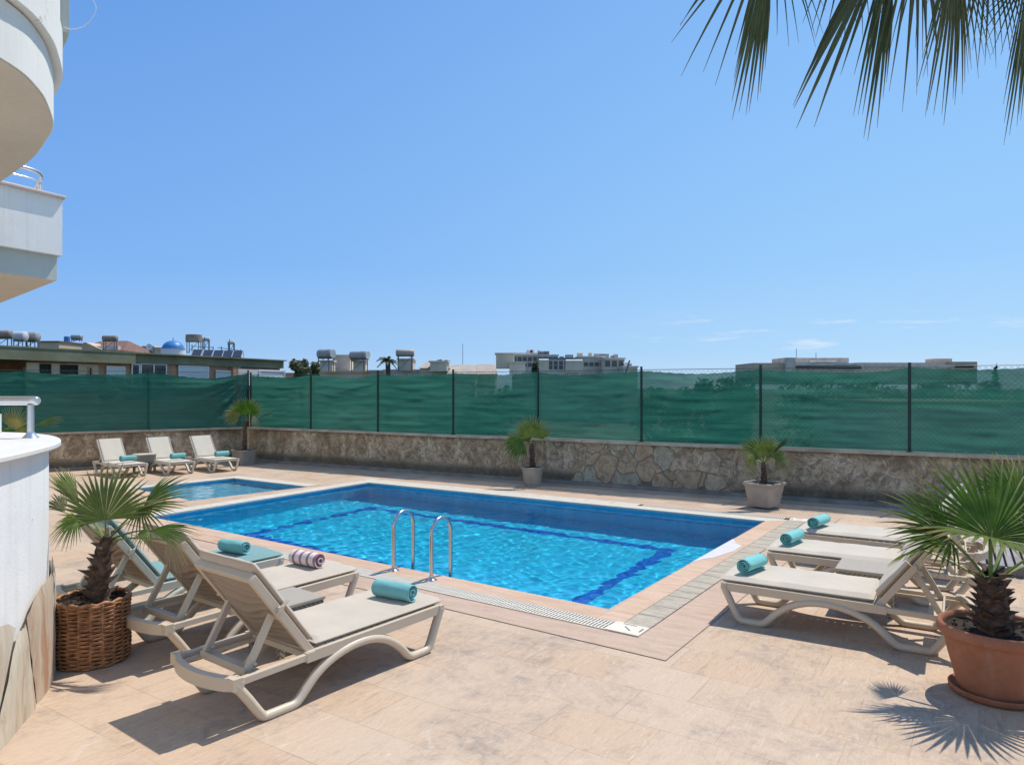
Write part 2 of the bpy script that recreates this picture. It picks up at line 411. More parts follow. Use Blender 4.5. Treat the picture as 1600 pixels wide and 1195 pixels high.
# pink border beyond the channel
b = MB()
for i in (0, 1, 2):
    j = (i + 1) % 4
    b.quad(*[(*p.xy, .004) for p in (GO[i], GO[j], BO[j], BO[i])])
tag(b.build('border_paving', M_BORDER), kind='structure')
b = MB()                                           # dark joint round the border
for i in (0, 1):
    j = (i + 1) % 4; L2 = offset_poly(MAIN, [.8045, .8645, .8245, .30])
    b.quad(*[(*p.xy, .0055) for p in (BO[i], BO[j], L2[j], L2[i])])
tag(b.build('border_joint', simple('dark_joint', (.22, .165, .13), .9)), kind='structure')
# channel: white slatted grate on the near side, grey stone setts on the right
ch = empty('drain_channel', tuple(NR), kind='structure')
b = MB()
for i in (0, 1, 2):
    j = (i + 1) % 4; b.quad(*[(*p.xy, .0035) for p in (CO[i], CO[j], GO[j], GO[i])])
b.build('channel_bed', M_DARK, ch, origin=NR)
b = MB(); b.a = 0
pi_, po = CO[1], GO[1]                             # near right corner
dn = (MAIN[0] - MAIN[1]).normalized(); nn = Vector((-dn.y, dn.x, 0)) if Vector((-dn.y, dn.x, 0)).dot(AV) < 0 else Vector((dn.y, -dn.x, 0))
sgap, k = .033, 0
Ltot = (MAIN[0] - MAIN[1]).length
s_ = .03
while s_ < 4.9:
    c = pi_ + dn * s_ + nn * .11
    for off_, ln in ((-.057, .094), (.052, .094)):
        b.box((*(c + nn * off_).xy, .009), (.019, ln, .006), rz=math.atan2(dn.y, dn.x))
    s_ += sgap
for off_ in (.005, .11, .215):
    a_, e_ = pi_ + dn * .01 + nn * off_, pi_ + dn * 4.92 + nn * off_
    b.bar((*a_.xy, .0088), (*e_.xy, .0088), .012, .007)
b.build('drain_grate', M_PLASTW, ch, origin=NR)
b = MB()                                           # far side grate, pale
du = (MAIN[3] - MAIN[2]).normalized(); nf = AV
s_ = .1
while s_ < 2.4:
    c = CO[2] + du * s_ + nf * .11
    b.box((*c.xy, .009), (.016, .2, .006), rz=math.atan2(du.y, du.x)); s_ += .035
b.build('drain_grate', M_PLASTW, ch, origin=NR)
def tiles(b, p, d, n, s0, s1, sz, w, gap=.012, z=.0115):
    s_ = s0; r_ = random.Random(7)
    while s_ < s1:
        L = sz * r_.choice((.7, 1, 1, 1.25))
        b.box((*(p + d * (s_ + L / 2) + n * w / 2).xy, z / 2 + .003), (L - gap, w - .006, z - .003), rz=math.atan2(d.y, d.x)); s_ += L
b = MB(); dr = d1.normalized(); nr_ = Vector((dr.y, -dr.x, 0))
tiles(b, CO[1], dr, nr_, .02, (CO[2] - CO[1]).length, .30, .24)
b.build('channel_setts', M_GREY, ch, origin=NR)
b = MB(); tiles(b, pi_, dn, nn, 4.95, (CO[0] - CO[1]).length, .42, .22); b.build('channel_setts', M_COPE, ch, origin=NR)
b = MB(); tiles(b, CO[2], du, nf, 2.45, (CO[3] - CO[2]).length, .5, .22); b.build('channel_setts', M_COPEW, ch, origin=NR)
# white corner plates with three slots
def corner_plate(pi_, po, d_a, d_b, nm):
    b = MB(); q = [pi_, pi_ + d_a * .24, po, pi_ + d_b * .24]
    b.prism([Vector(v) for v in (po, po - d_a * 0 + (pi_ - po).project(d_a) * 1.0, pi_, po + (pi_ - po).project(d_b) * 1.0)], .006, .016)
    b.build(nm, M_PLASTW, ch, origin=NR)
e1 = (GO[0] - GO[1]).normalized(); e2 = (GO[2] - GO[1]).normalized()
def plate(corner, ea, eb, wa, wb):
    b = MB(); q = [corner - ea * 0, corner + ea * wa, corner + ea * wa + eb * wb, corner + eb * wb]
    b.prism(q, .006, .0165); b.build('corner_plate', M_PLASTW, ch, origin=NR)
    b = MB()
    for (u0, v0, u1, v1) in ((.10, .35, .10, .75), (.35, .30, .62, .62), (.35, .88, .75, .88)):
        b.bar((*(corner + ea * wa * u0 + eb * wb * v0).xy, .0165), (*(corner + ea * wa * u1 + eb * wb * v1).xy, .0165), .011, .0012)
    b.build('plate_slots', M_DARK, ch, origin=NR)
plate(GO[1], e1, e2, .30, .235)
plate(GO[2], (GO[1] - GO[2]).normalized(), (GO[3] - GO[2]).normalized(), .22, .24)

# ------------------------------------------------------------------ boundary walls and fences
def wall_at(px, A, B):
    """point of the line A-B seen in column px"""
    r = Vector(((px - CX) / F, 1, 0)); return line_isect(Vector((0, 0, 0)), r, A, (B - A).normalized())
def m_wall(name, s0=None, s1=None):
    t = NT(name); v = t.tc.outputs['Object']
    n1 = t.noise(t.map(scale=(1.3, 1, 1)), 1.5, 9, .72, 1.2); n2 = t.noise(t.map(scale=(1.25, 1, 1.1)), 4.2, 9, .75, 1.8); n3 = t.noise(v, 22, 5, .7)
    c = t.ramp(n1, [(.3, (.26, .185, .12)), (.42, (.46, .34, .22)), (.53, (.66, .52, .355)), (.66, (.82, .71, .54))])
    c = t.mix(t.ramp(n2, [(.40, .75), (.56, 0.0)]), c, (.17, .135, .10))
    c = t.mix(t.ramp(n3, [(.35, .3), (.6, 0.0)]), c, (.10, .085, .07))
    sp = t.n('SeparateXYZ'); t.l(v, sp.inputs[0])
    # darker towards the foot and the top, uneven
    zz = t.math('ADD', sp.outputs[2], t.math('MULTIPLY', n2, -.35))
    c = t.mix(t.ramp(zz, [(.0, .75), (.12, 0.0)]), c, (.09, .085, .07))
    c = t.mix(t.ramp(t.math('ADD', sp.outputs[2], t.math('MULTIPLY', n1, -.3)), [(.62, 0.0), (.76, .6)]), c, (.14, .125, .10))
    h = t.math('ADD', n2, t.math('MULTIPLY', n3, .4))
    if s0 is not None:                             # the stretch faced with crazy paving
        wv = t.n('VectorMath', operation='ADD'); nv = t.n('TexNoise'); nv.inputs['Scale'].default_value = 2.2; t.l(v, nv.inputs[0])
        sc_ = t.n('VectorMath', operation='SCALE'); sc_.inputs['Scale'].default_value = .42; t.l(nv.outputs[1], sc_.inputs[0])
        t.l(t.map(scale=(1, 0, 1)), wv.inputs[0]); t.l(sc_.outputs[0], wv.inputs[1])
        vo = t.n('TexVoronoi', feature='F1'); vo.inputs['Scale'].default_value = 2.7; t.l(wv.outputs[0], vo.inputs['Vector'])
        ve = t.n('TexVoronoi', feature='DISTANCE_TO_EDGE'); ve.inputs['Scale'].default_value = 2.7; t.l(wv.outputs[0], ve.inputs['Vector'])
        sv = t.n('SeparateColor'); t.l(vo.outputs['Color'], sv.inputs[0])
        stc = t.ramp(sv.outputs[0], [(0, (.50, .47, .36)), (.12, (.58, .44, .29)), (.35, (.58, .43, .29)), (.55, (.44, .34, .23)), (.72, (.62, .50, .36)), (.94, (.48, .47, .37))], 'CONSTANT')
        stc = t.mix(t.ramp(n2, [(.35, .7), (.56, 0.0)]), stc, (.22, .17, .12))
        edge = t.ramp(ve.outputs[0], [(.006, .55), (.035, 0.0)])
        stc = t.mix(edge, stc, (.30, .245, .18))
        m1 = t.math('ADD', sp.outputs[0], t.math('MULTIPLY', t.noise(v, 2.5, 3), 1.2))
        mk = t.n('MapRange'); t.l(m1, mk.inputs[0]); mk.inputs[1].default_value = s0 + .5; mk.inputs[2].default_value = s0 + .65
        mk2 = t.n('MapRange'); t.l(m1, mk2.inputs[0]); mk2.inputs[1].default_value = s1 + .8; mk2.inputs[2].default_value = s1 + .2
        pres = t.math('MULTIPLY', mk.outputs[0], mk2.outputs[0])
        pres = t.math('MULTIPLY', pres, t.math('MULTIPLY', t.ramp(sv.outputs[1], [(.0, .12), (.42, .92)], 'CONSTANT'), 1.0))
        c = t.mix(pres, c, stc); h = t.math('SUBTRACT', h, t.math('MULTIPLY', t.math('MULTIPLY', edge, pres), 1.4))
    t.set(c, .92, spec=.15); t.bump(h, 1.0, .035)
    return t.m
def local_s(px): return (wall_at(px, WALLC, WALLR) - WALLC).length
M_CAPS = simple('weathered_concrete_cap', (.46, .40, .31), .85, var=.3, scale=2.5, bump=.3)
M_FOOT = simple('grey_wall_footing', (.24, .225, .20), .9, var=.25, scale=4, bump=.3)
M_POST = simple('dark_green_paint', (.012, .035, .03), .45, var=.2)
M_WIRE = simple('green_coated_wire', (.03, .12, .09), .45, metal=.0, var=.1)
def m_net(name, open_, band=.10):
    t = NT(name); v = t.tc.outputs['Object']; t.t.nodes.remove(t.b)
    n1 = t.noise(t.map(scale=(.25, 1, 7)), 1.6, 5, .6); n2 = t.noise(t.map(scale=(1, 1, 9)), 16, 4, .7); n3 = t.noise(t.map(scale=(.6, 1, 1)), .9, 4, .6, .5)
    c = t.ramp(n1, [(.34, (.020, .125, .088)), (.5, (.032, .18, .128)), (.66, (.052, .235, .17))])
    c = t.mix(t.ramp(n2, [(.4, .35), (.6, 0.0)]), c, (.005, .07, .05))
    oi = t.n('ObjectInfo'); c = t.mix(t.math('MULTIPLY', oi.outputs['Random'], .45), c, (.06, .20, .15))
    df = t.n('BsdfDiffuse'); t.l(c, df.inputs[0]); tr = t.n('BsdfTranslucent'); t.l(c, tr.inputs[0])
    m1 = t.n('MixShader'); m1.inputs[0].default_value = .50; t.l(df.outputs[0], m1.inputs[1]); t.l(tr.outputs[0], m1.inputs[2])
    tp = t.n('BsdfTransparent'); m2 = t.n('MixShader')
    o = t.math('ADD', t.math('MULTIPLY', n3, open_), t.math('MULTIPLY', t.ramp(n2, [(.5, 0.0), (.8, 1.0)]), band))
    t.l(o, m2.inputs[0]); t.l(m1.outputs[0], m2.inputs[1]); t.l(tp.outputs[0], m2.inputs[2]); t.l(m2.outputs[0], t.out.inputs['Surface'])
    return t.m
M_NET0 = m_net('opaque_green_shade_net', .07, .07); M_NET = m_net('green_shade_net', .24); M_NETL = m_net('dense_green_shade_net', .08, .05)
WH, FT = .87, 2.36
def make_wall(name, A, B, label, m):
    d = B - A; L = d.length; e = empty(name, tuple(A), math.atan2(d.y, d.x), label, 'wall')
    # local +y is away from the pool for the back wall; the face is modelled a little uneven
    nx, nz_ = int(L / .12), 8; sg = 1 if Vector((-d.y, d.x, 0)).dot(A) > 0 else -1
    b = MB(); vs_ = []
    for j in range(nz_ + 1):
        for i in range(nx + 1):
            x, z = L * i / nx, WH * j / nz_
            y = .016 * noise.noise((x * 1.7, z * 2.2, A.x)) + .008 * noise.noise((x * 6, z * 6, 4))
            vs_.append((x, -sg * .001 + y * 1.0, z))
    w = nx + 1
    b.add(vs_, [(j * w + i, j * w + i + 1, (j + 1) * w + i + 1, (j + 1) * w + i) for j in range(nz_) for i in range(nx)])
    b.box((L / 2, sg * .15, WH / 2), (L, .22, WH - .01))
    b.build('wall_body', m, e)
    c = MB(); r_ = random.Random(3); x = 0
    while x < L:
        l_ = min(2.2 + r_.random(), L - x)
        c.box((x + l_ / 2, sg * .10, WH + .035 + r_.uniform(-.004, .004)), (l_ - .006, .34, .055)); x += l_
    c.build('wall_coping', M_CAPS, e, bevel=.006)
    f = MB(); f.box((L / 2, -sg * .055, .035), (L, .13, .07)); f.build('footing', M_FOOT, e)
    return e, L, sg
s0, s1 = local_s(888), local_s(1165)
make_wall('boundary_wall', WALLC, WALLR, 'long stained masonry wall with a patch of crazy paving behind the pool', m_wall('stained_render', s0, s1))
make_wall('boundary_wall', WALLC + (WALLL - WALLC).normalized() * .02, WALLL, 'shorter grey rendered wall behind the three far sun loungers', m_wall('grey_stained_render'))

def make_fence(A, B, post_s, label, mesh_front, net_m, seed, drape=0.0):
    d = B - A; L = d.length; sg = 1 if Vector((-d.y, d.x, 0)).dot(A) > 0 else -1
    H_ = FT - WH - .06 + (0 if mesh_front else .06)
    e = empty('screen_fence', (A.x, A.y, WH + .06), math.atan2(d.y, d.x), label, 'fence'); r_ = random.Random(seed)
    y0 = sg * (.08 if mesh_front else .03); H = H_
    for k, s_ in enumerate(post_s):
        b = MB(); b.tube([(s_, y0, -.02), (s_, y0, H + .05)], .024, 8); b.tube([(s_, y0, H + .05), (s_, y0, H + .065)], .028, 8)
        b.box((s_, y0, .005), (.09, .09, .012)); b.build('post', M_POST, e, smooth=True, angle=40)
    b = MB(); b.tube([(post_s[0], y0, H), (post_s[-1], y0, H)], .006, 5); b.tube([(post_s[0], y0, .03), (post_s[-1], y0, .03)], .004, 5); b.build('tension_wire', M_POST, e)
    for k in range(len(post_s) - 1):
        a, c = post_s[k], post_s[k + 1]; wd = c - a
        # net panel, tied up at the posts and sagging in between
        nx, nz_ = max(24, int(wd / .05)), 40; vs_ = []; sag = r_.uniform(.035, .085) if mesh_front else r_.uniform(.05, .12)
        ph = [r_.uniform(0, 6.28) for _ in range(8)]; fr = [r_.uniform(2, 9) for _ in range(8)]
        dr_ = drape if k == 0 else 0
        for j in range(nz_ + 1):
            for i in range(nx + 1):
                u, w = i / nx, j / nz_
                x = a + wd * u; top = H - .012 - sag * 4 * u * (1 - u) * (1 + .3 * math.sin(5 * u + ph[0])) - .012 * math.sin(u * 34 + ph[1]) ** 2
                bot = -.028 + .018 * noise.noise((x * 3, seed, 2))
                z = bot + (top - bot) * w
                env = math.sin(math.pi * u) ** .6
                f = 0
                for q in range(5):                  # slack horizontal folds, deepest in mid-bay
                    cz = .12 + .19 * q + .05 * math.sin(ph[q]) - .07 * math.sin(math.pi * u) * w
                    f += math.exp(-((w - cz) / .030) ** 2) * 1.9 * (.6 + .4 * math.sin(fr[q] * u + ph[q]))
                y = env * (.016 * f + .06 * noise.noise((x * .9, z * 2.3, seed + k)) + .024 * noise.noise((x * 2.2, z * 11, seed + k)) + .011 * noise.noise((x * 9, z * 30, seed)))
                if not mesh_front: y *= 1.5
                if dr_:                             # folds gathered to the corner post's top
                    rad = math.hypot(u * 1.5, (1 - w)); an = math.atan2(1 - w, u * 1.5 + .02)
                    y += dr_ * .15 * min(1, rad * 1.5) * math.exp(-(rad / 1.0) ** 2) * math.sin(an * 15 + 1.5 * rad)
                vs_.append((x, y0 + (sg * .035 if mesh_front else -sg * .035) + y, z))
        b = MB(); w_ = nx + 1
        b.add(vs_, [(j * w_ + i, j * w_ + i + 1, (j + 1) * w_ + i + 1, (j + 1) * w_ + i) for j in range(nz_) for i in range(nx)])
        b.build('shade_net', (M_NET0 if k < 3 else net_m) if mesh_front else net_m, e, smooth=True)
        # chain link
        b = MB(); p_ = .085; r = .0021; yy = y0 - sg * .004; hh = H
        for s in (-1, 1):
            x = a - hh if s > 0 else a
            while x < (c if s > 0 else c + hh):
                # line x(t) = x + s*t , z = t
                t0, t1 = 0.02, hh
                if s > 0: t0 = max(t0, a - x); t1 = min(t1, c - x)
                else: t0 = max(t0, x - c); t1 = min(t1, x - a)
                if t1 - t0 > .02:
                    q0, q1 = Vector((x + s * t0, yy + s * .002, t0)), Vector((x + s * t1, yy + s * .002, t1))
                    b.tube([q0, q1], r, 3, cap=False)
                x += p_
        b.build('chain_link', M_WIRE, e)
    return e
bp = [388, 482, 587, 705, 838, 1000, 1187, 1421]
ps = [local_s(p) for p in bp]; ps[0] = .0; ps += [ps[-1] + 2.35, ps[-1] + 4.7]
make_fence(WALLC, WALLR, [p for p in ps if p < (WALLR - WALLC).length + 1], 'long green shade net fence on top of the wall behind the pool', True, M_NET, 11)
pl_ = [(wall_at(p, WALLC, WALLL) - WALLC).length for p in (384, 232, 38)]; pl_[0] = .0; pl_.append(pl_[-1] + 2.6)
make_fence(WALLC, WALLL, pl_, 'wrinkled green shade net fence above the wall behind the far loungers', False, M_NETL, 23, 1.0)
# ------------------------------------------------------------------ terrace corner and apartment building on the left
def smooth_poly(pts, n=6):
    out = []; k = len(pts); pts = [Vector(p) for p in pts]
    for i in range(k - 1):
        p0, p1, p2, p3 = pts[max(i - 1, 0)], pts[i], pts[i + 1], pts[min(i + 2, k - 1)]
        for q in range(n):
            t = q / n
            out.append(.5 * ((2 * p1) + (-p0 + p2) * t + (2 * p0 - 5 * p1 + 4 * p2 - p3) * t * t + (-p0 + 3 * p1 - 3 * p2 + p3) * t ** 3))
    return out + [pts[-1]]
def offset_line(pl, d):
    out = []
    for i, p in enumerate(pl):
        t = (pl[min(i + 1, len(pl) - 1)] - pl[max(i - 1, 0)]); t.z = 0; t.normalize()
        out.append(p + Vector((t.y, -t.x, 0)) * d)
    return out
def m_plaster(name, c, peel=True):
    t = NT(name); v = t.tc.outputs['Object']
    n1 = t.noise(v, 1.3, 5, .6); n2 = t.noise(v, 9, 7, .7, .5); n3 = t.noise(v, 70, 4, .6)
    cc = t.ramp(n1, [(.3, tuple(x * .9 for x in c)), (.7, c)])
    if peel:
        m = t.math('MULTIPLY', t.ramp(n2, [(.62, 0.0), (.66, 1.0)]), t.ramp(t.noise(v, 1.7, 3), [(.5, 0.0), (.62, .8)]))
        cc = t.mix(m, cc, (.48, .47, .44))
    st = t.noise(t.map(scale=(6, 6, .35)), 2.0, 5, .7); cc = t.mix(t.ramp(st, [(.52, 0.0), (.75, .30)]), cc, tuple(x * .62 for x in c))
    t.set(cc, .85, spec=.2); t.bump(t.math('ADD', n3, t.math('MULTIPLY', n2, 1.5)), .28, .006); return t.m
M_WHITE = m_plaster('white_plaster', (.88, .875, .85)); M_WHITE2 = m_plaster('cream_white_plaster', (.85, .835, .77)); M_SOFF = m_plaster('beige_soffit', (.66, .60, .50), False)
M_GRN = m_plaster('grey_green_plaster', (.55, .59, .55), False)
M_ALU = simple('brushed_aluminium', (.72, .73, .75), .28, metal=.85, var=.05); M_STEEL = simple('pool_steel', (.55, .56, .57), .22, metal=1.0, var=.04)
def m_flag():
    t = NT('flagstone_cladding'); v = t.tc.outputs['Object']
    nv = t.n('TexNoise'); nv.inputs['Scale'].default_value = 1.3; t.l(v, nv.inputs[0])
    streak = t.noise(t.map(scale=(5, 5, .8)), 2.2, 8, .68, 1.4); rust = t.noise(t.map(scale=(3, 3, .7)), 1.5, 6, .7, 1.0); at = t.n('Attribute'); at.attribute_name = 'along'
    tone = t.ramp(at.outputs['Fac'], [(0, (.62, .58, .47)), (.3, (.60, .50, .37)), (.55, (.66, .62, .53)), (.8, (.56, .43, .31)), (1, (.64, .60, .50))])
    c = t.mix(t.ramp(streak, [(.35, .5), (.6, 0.0)]), tone, (.38, .30, .21)); c = t.mix(t.ramp(rust, [(.52, 0.0), (.66, .8)]), c, (.40, .20, .11))
    t.set(c, .75, spec=.25); t.bump(streak, .4, .012); return t.m
WP = smooth_poly([(-2.2, 2.3, 0), (-2.55, 3.0, 0), (-2.74, 3.5, 0), (-2.89, 4.08, 0), (-3.01, 4.48, 0), (-3.18, 4.93, 0), (-3.42, 5.33, 0), (-3.75, 5.70, 0), (-4.2, 5.98, 0), (-5.0, 6.15, 0), (-6.6, 6.2, 0)])
tw = empty('curved_terrace_wall', tuple(WP[18].xy) + (0,), 0, 'curved white terrace wall with flagstone cladding at its foot, beside the wicker basket', 'wall')
org = Vector((*WP[18].xy, 0))
TH_ = 1.585
def wall_strip(b, line, z0, z1, nz=1):
    k = len(line); vs_ = [(p.x, p.y, z0 + (z1 - z0) * j / nz) for j in range(nz + 1) for p in line]
    b.add(vs_, [(j * k + i, j * k + i + 1, (j + 1) * k + i + 1, (j + 1) * k + i) for j in range(nz) for i in range(k - 1)])
b = MB(); wall_strip(b, WP, 0, TH_); inner = [Vector((-6.6, 2.3, 0))]; b.build('wall_body', M_WHITE, tw, origin=org, smooth=True)
b = MB(); b.box((-4.42, 2.36, TH_ / 2), (4.4, .12, TH_)); b.build('end_wall', M_WHITE, tw, origin=org)
SLp = offset_line(WP, .075)
def slab(b, line, z0, z1, back):
    poly = [(p.x, p.y) for p in line] + back; b.prism(poly, z0, z1)
b = MB(); slab(b, SLp, TH_, TH_ + .045, [(-6.7, 2.3)]); b.build('terrace_slab', simple('pale_marble_sill', (.74, .71, .66), .5, var=.05, scale=5), tw, origin=org, bevel=.012)
# flagstones standing against the foot of the wall: tall slabs with ragged tops
def arc_at(line, s_):
    acc = 0
    for i in range(len(line) - 1):
        l_ = (line[i + 1] - line[i]).length
        if acc + l_ >= s_: return line[i].lerp(line[i + 1], (s_ - acc) / l_)
        acc += l_
    return line[-1].copy()
FLp = offset_line(WP, .03); r_ = random.Random(4)
def flag(s_bot0, s_bot1, s_top0, s_top1, h0, h1, tone, bulge=.0, peak=None):
    """one stone between arc lengths; its own top line"""
    n = 10; vs_ = []; mb = MB(); mb.a = tone
    for j in range(9):
        w = j / 8
        for i in range(n + 1):
            u = i / n; sa = (s_bot0 * (1 - w) + s_top0 * w); sb = (s_bot1 * (1 - w) + s_top1 * w)
            p = arc_at(FLp, sa + (sb - sa) * u + .012 * noise.noise((w * 7, i * .9, s_bot0)))
            top = (h0 * (1 - u) + h1 * u) + (peak * math.sin(math.pi * u) if peak else 0) + .035 * noise.noise((u * 6, s_bot0 * 5, 1)) + .012 * noise.noise((u * 25, s_bot0, 5))
            dd = offset_line([arc_at(FLp, sa + (sb - sa) * u - .01), arc_at(FLp, sa + (sb - sa) * u + .01)], 1)[0] - arc_at(FLp, sa + (sb - sa) * u - .01)
            ed = min(1, min(u, 1 - u) * 9) * min(1, (1 - w) * 9 + .0)
            vs_.append(p + dd * (.014 * ed + .006 * noise.noise((u * 4, w * 6, s_bot0))) + Vector((0, 0, top * w)))
    mb.add(vs_, [(j * (n + 1) + i, j * (n + 1) + i + 1, (j + 1) * (n + 1) + i + 1, (j + 1) * (n + 1) + i) for j in range(8) for i in range(n)])
    return mb
def arc_of(px, h=0):
    best = min(range(200), key=lambda q: abs(CX + F * arc_at(WP, .3 + q * .02).x / arc_at(WP, .3 + q * .02).y - px)); return .3 + best * .02
M_FLAG = m_flag()
sA, sB, sC = arc_of(0), arc_of(47), arc_of(74)
for args in ((sA - 1.6, sA - .75, sA - 1.6, sA - .85, .55, .65, .3), (sA - .73, sA - .22, sA - .83, sA + .13, .60, .60, .95, 0, .12), (sA - .20, sA + .50, sA + .15, sA + .30, .52, .56, .12, 0, .03),
             (sA + .51, sC - .02, sA + .31, sC - .03, .60, .70, .75, 0, .07), (sC - .01, sC + .5, sC - .02, sC + .45, .70, .72, .45), (sC + .52, sC + 1.2, sC + .47, sC + 1.2, .7, .6, .2), (sC + 1.22, sC + 2.2, sC + 1.22, sC + 2.2, .6, .5, .9)):
    flag(*args).build('flagstone', M_FLAG, tw, origin=org, smooth=True)
# handrail on the slab: a thing fixed to the wall, so part of it
rl = []
RLp = offset_line(WP, -.12)
def near_px(line, px):
    return min(line, key=lambda p: abs(CX + F * p.x / p.y - px) + (20 if p.y > 5.6 else 0))
p0 = P(48, 686, 5.36); p0.z = TH_ + .045
hz = 1.905
b = MB(); b.tube([p0, (p0.x, p0.y, hz - .03)], .024, 14); b.lathe([(.055, 0), (.052, .006), (.03, .03), (.026, .045)], tuple(p0), 20); b.build('rail_post', M_ALU, tw, origin=org, smooth=True, angle=50)
b = MB(); b.tube([(p0.x + .058, p0.y - .008, hz), (p0.x + .045, p0.y, hz), (p0.x, p0.y + .01, hz), (-4.4, 5.42, hz), (-5.2, 5.45, hz), (-6.4, 5.47, hz)], [.022, .032, .034, .034, .034, .034], 18); b.build('handrail', M_ALU, tw, origin=org, smooth=True, angle=50)
gl = NT('frosted_glass'); gl.b.inputs['Transmission Weight'].default_value = .75; gl.set((.62, .74, .62), .35)
b = MB(); b.box((-4.75, 5.83, TH_ + .10), (1.2, .035, .19)); b.box((-4.16, 5.83, TH_ + .10), (.055, .05, .21)); b.build('low_panel', simple('white_metal_panel', (.66, .70, .66), .4, var=.05), tw, origin=org)

# apartment building: curved balconies high up, square balcony farther along, body out of frame to the left
ab = empty('apartment_building', (-9, 7, 0), 0, 'white apartment building with stacked curved balconies at the left edge', 'building'); aorg = Vector((-9, 7, 0))
b = MB(); b.prism([(-18, -4), (-6.7, -4), (-7.2, 2), (-7.6, 8), (-9.6, 9.8), (-13.5, 13.5), (-16.5, 15.5)][::1], 0, 14) ; b.build('body', M_WHITE2, ab, origin=aorg)
H0 = 4.5
BL = smooth_poly([(-4.75, 2.9, 0), (-4.28, 3.8, 0), (-4.0, 4.8, 0), (-3.90, 5.6, 0), (-3.99, 6.08, 0), (-4.17, 6.5, 0), (-4.42, 6.95, 0), (-4.75, 7.35, 0), (-5.3, 7.95, 0), (-6.23, 8.8, 0), (-7.8, 10.2, 0)], 7)
bk = [(-9.5, 9.5), (-8.5, 2.6)]
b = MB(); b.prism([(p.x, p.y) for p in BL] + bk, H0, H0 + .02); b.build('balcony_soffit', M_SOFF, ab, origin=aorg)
b = MB(); b.prism([(p.x, p.y) for p in offset_line(BL, .012)] + bk, H0 + .012, H0 + .47); b.build('balcony_edge', M_WHITE2, ab, origin=aorg)
b = MB(); b.prism([(p.x, p.y) for p in offset_line(BL, .085)] + bk, H0 + .49, H0 + .86); b.build('balcony_cornice', M_WHITE2, ab, origin=aorg)
b = MB(); b.prism([(p.x, p.y) for p in offset_line(BL, .065)] + bk, H0 + .86, H0 + 2.0); b.build('balcony_parapet', M_WHITE2, ab, origin=aorg)
b = MB(); q = BL[40:52]; qq = offset_line(BL, .14)[42:52]; b.prism([(p.x, p.y) for p in qq] + [(p.x, p.y) for p in reversed(offset_line(BL, .05)[42:52])], H0 + .95, H0 + 2.2); b.build('downpipe_box', M_GRN, ab, origin=aorg)
# thin loose wire hanging from the upper parapet
b = MB(); wp_ = [P(x, y, 7.0) for x, y in ((100, 43), (110, 46), (125, 44), (138, 36), (147, 24), (150, 12), (145, 0), (136, -16))]; b.tube(smooth_poly(wp_, 4), .0035, 5); b.build('loose_wire', simple('white_cable', (.75, .75, .75), .5), ab, origin=aorg)
# square balcony
SB = [(-7.15, 11.5), (-7.50, 10.76), (-8.28, 9.1), (-9.8, 9.6), (-11.5, 15.5), (-10.5, 14.8)]
def shrink(poly, d):
    c = Vector((sum(p[0] for p in poly) / len(poly), sum(p[1] for p in poly) / len(poly)))
    return [tuple(Vector(p) + (c - Vector(p)).normalized() * d) for p in poly]
Hs = 2 + (606 - 437) * 11.5 / F
b = MB(); b.prism(shrink(SB, .10), Hs, Hs + .38); b.build('balcony_beam', M_GRN, ab, origin=aorg)
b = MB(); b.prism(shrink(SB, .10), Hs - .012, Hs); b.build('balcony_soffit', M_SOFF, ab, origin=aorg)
b = MB(); b.prism(SB, Hs + .38, Hs + 1.28); b.build('balcony_parapet', M_WHITE, ab, origin=aorg)
b = MB(); b.prism(shrink(SB, -.07), Hs + 1.28, Hs + 1.325); b.build('balcony_sill', simple('pink_marble_sill', (.62, .52, .46), .5), ab, origin=aorg, bevel=.01)
b = MB(); zt = Hs + 1.325
rc = [(-8.0, 10.0, 0), (-7.75, 10.75, 0), (-7.5, 11.3, 0), (-7.55, 11.6, 0), (-7.85, 12.0, 0), (-8.6, 12.9, 0), (-9.6, 14.0, 0)]
for hh, rr in ((.36, .032), (.22, .014)): b.tube([Vector(p) + Vector((0, 0, zt + hh)) for p in smooth_poly(rc, 4)], rr, 10)
for p in (rc[1], rc[3], rc[4], rc[5]): b.tube([(p[0], p[1], zt), (p[0], p[1], zt + .34)], .02, 8)
b.build('balcony_railing', M_ALU, ab, origin=aorg, smooth=True, angle=50)

# ------------------------------------------------------------------ pool ladder
ld = empty('pool_ladder', tuple(G(644, 900)), 0, 'stainless steel pool ladder with two hooped handrails at the near edge', 'ladder'); lorg = G(644, 900)
f1, f2 = G(615, 893), G(674, 908)
inw = Vector((.53, .848, 0))
for f in (f1, f2):
    pts = [f + Vector((0, 0, z)) for z in (.0, .2, .40, .47)]
    for k in range(1, 13):
        a = math.pi * k / 13; pts.append(f + inw * (.165 - .165 * math.cos(a)) + Vector((0, 0, .47 + .165 * math.sin(a))))
    pts += [f + inw * .33 + Vector((0, 0, z)) for z in (.45, .2, 0, -.3, -.9)]
    b = MB(); b.tube(pts, .0215, 14); b.build('handrail', M_STEEL, ld, origin=lorg, smooth=True, angle=50)
    b = MB(); b.lathe([(.062, .012), (.060, .018), (.035, .026), (.024, .045)], tuple(f), 20); b.build('flange', M_STEEL, ld, origin=lorg, smooth=True)
for z in (-.25, -.5, -.75):
    b = MB(); b.bar(f1 + inw * .33 + Vector((0, 0, z)), f2 + inw * .33 + Vector((0, 0, z)), .08, .025); b.build('tread', M_STEEL, ld, origin=lorg)
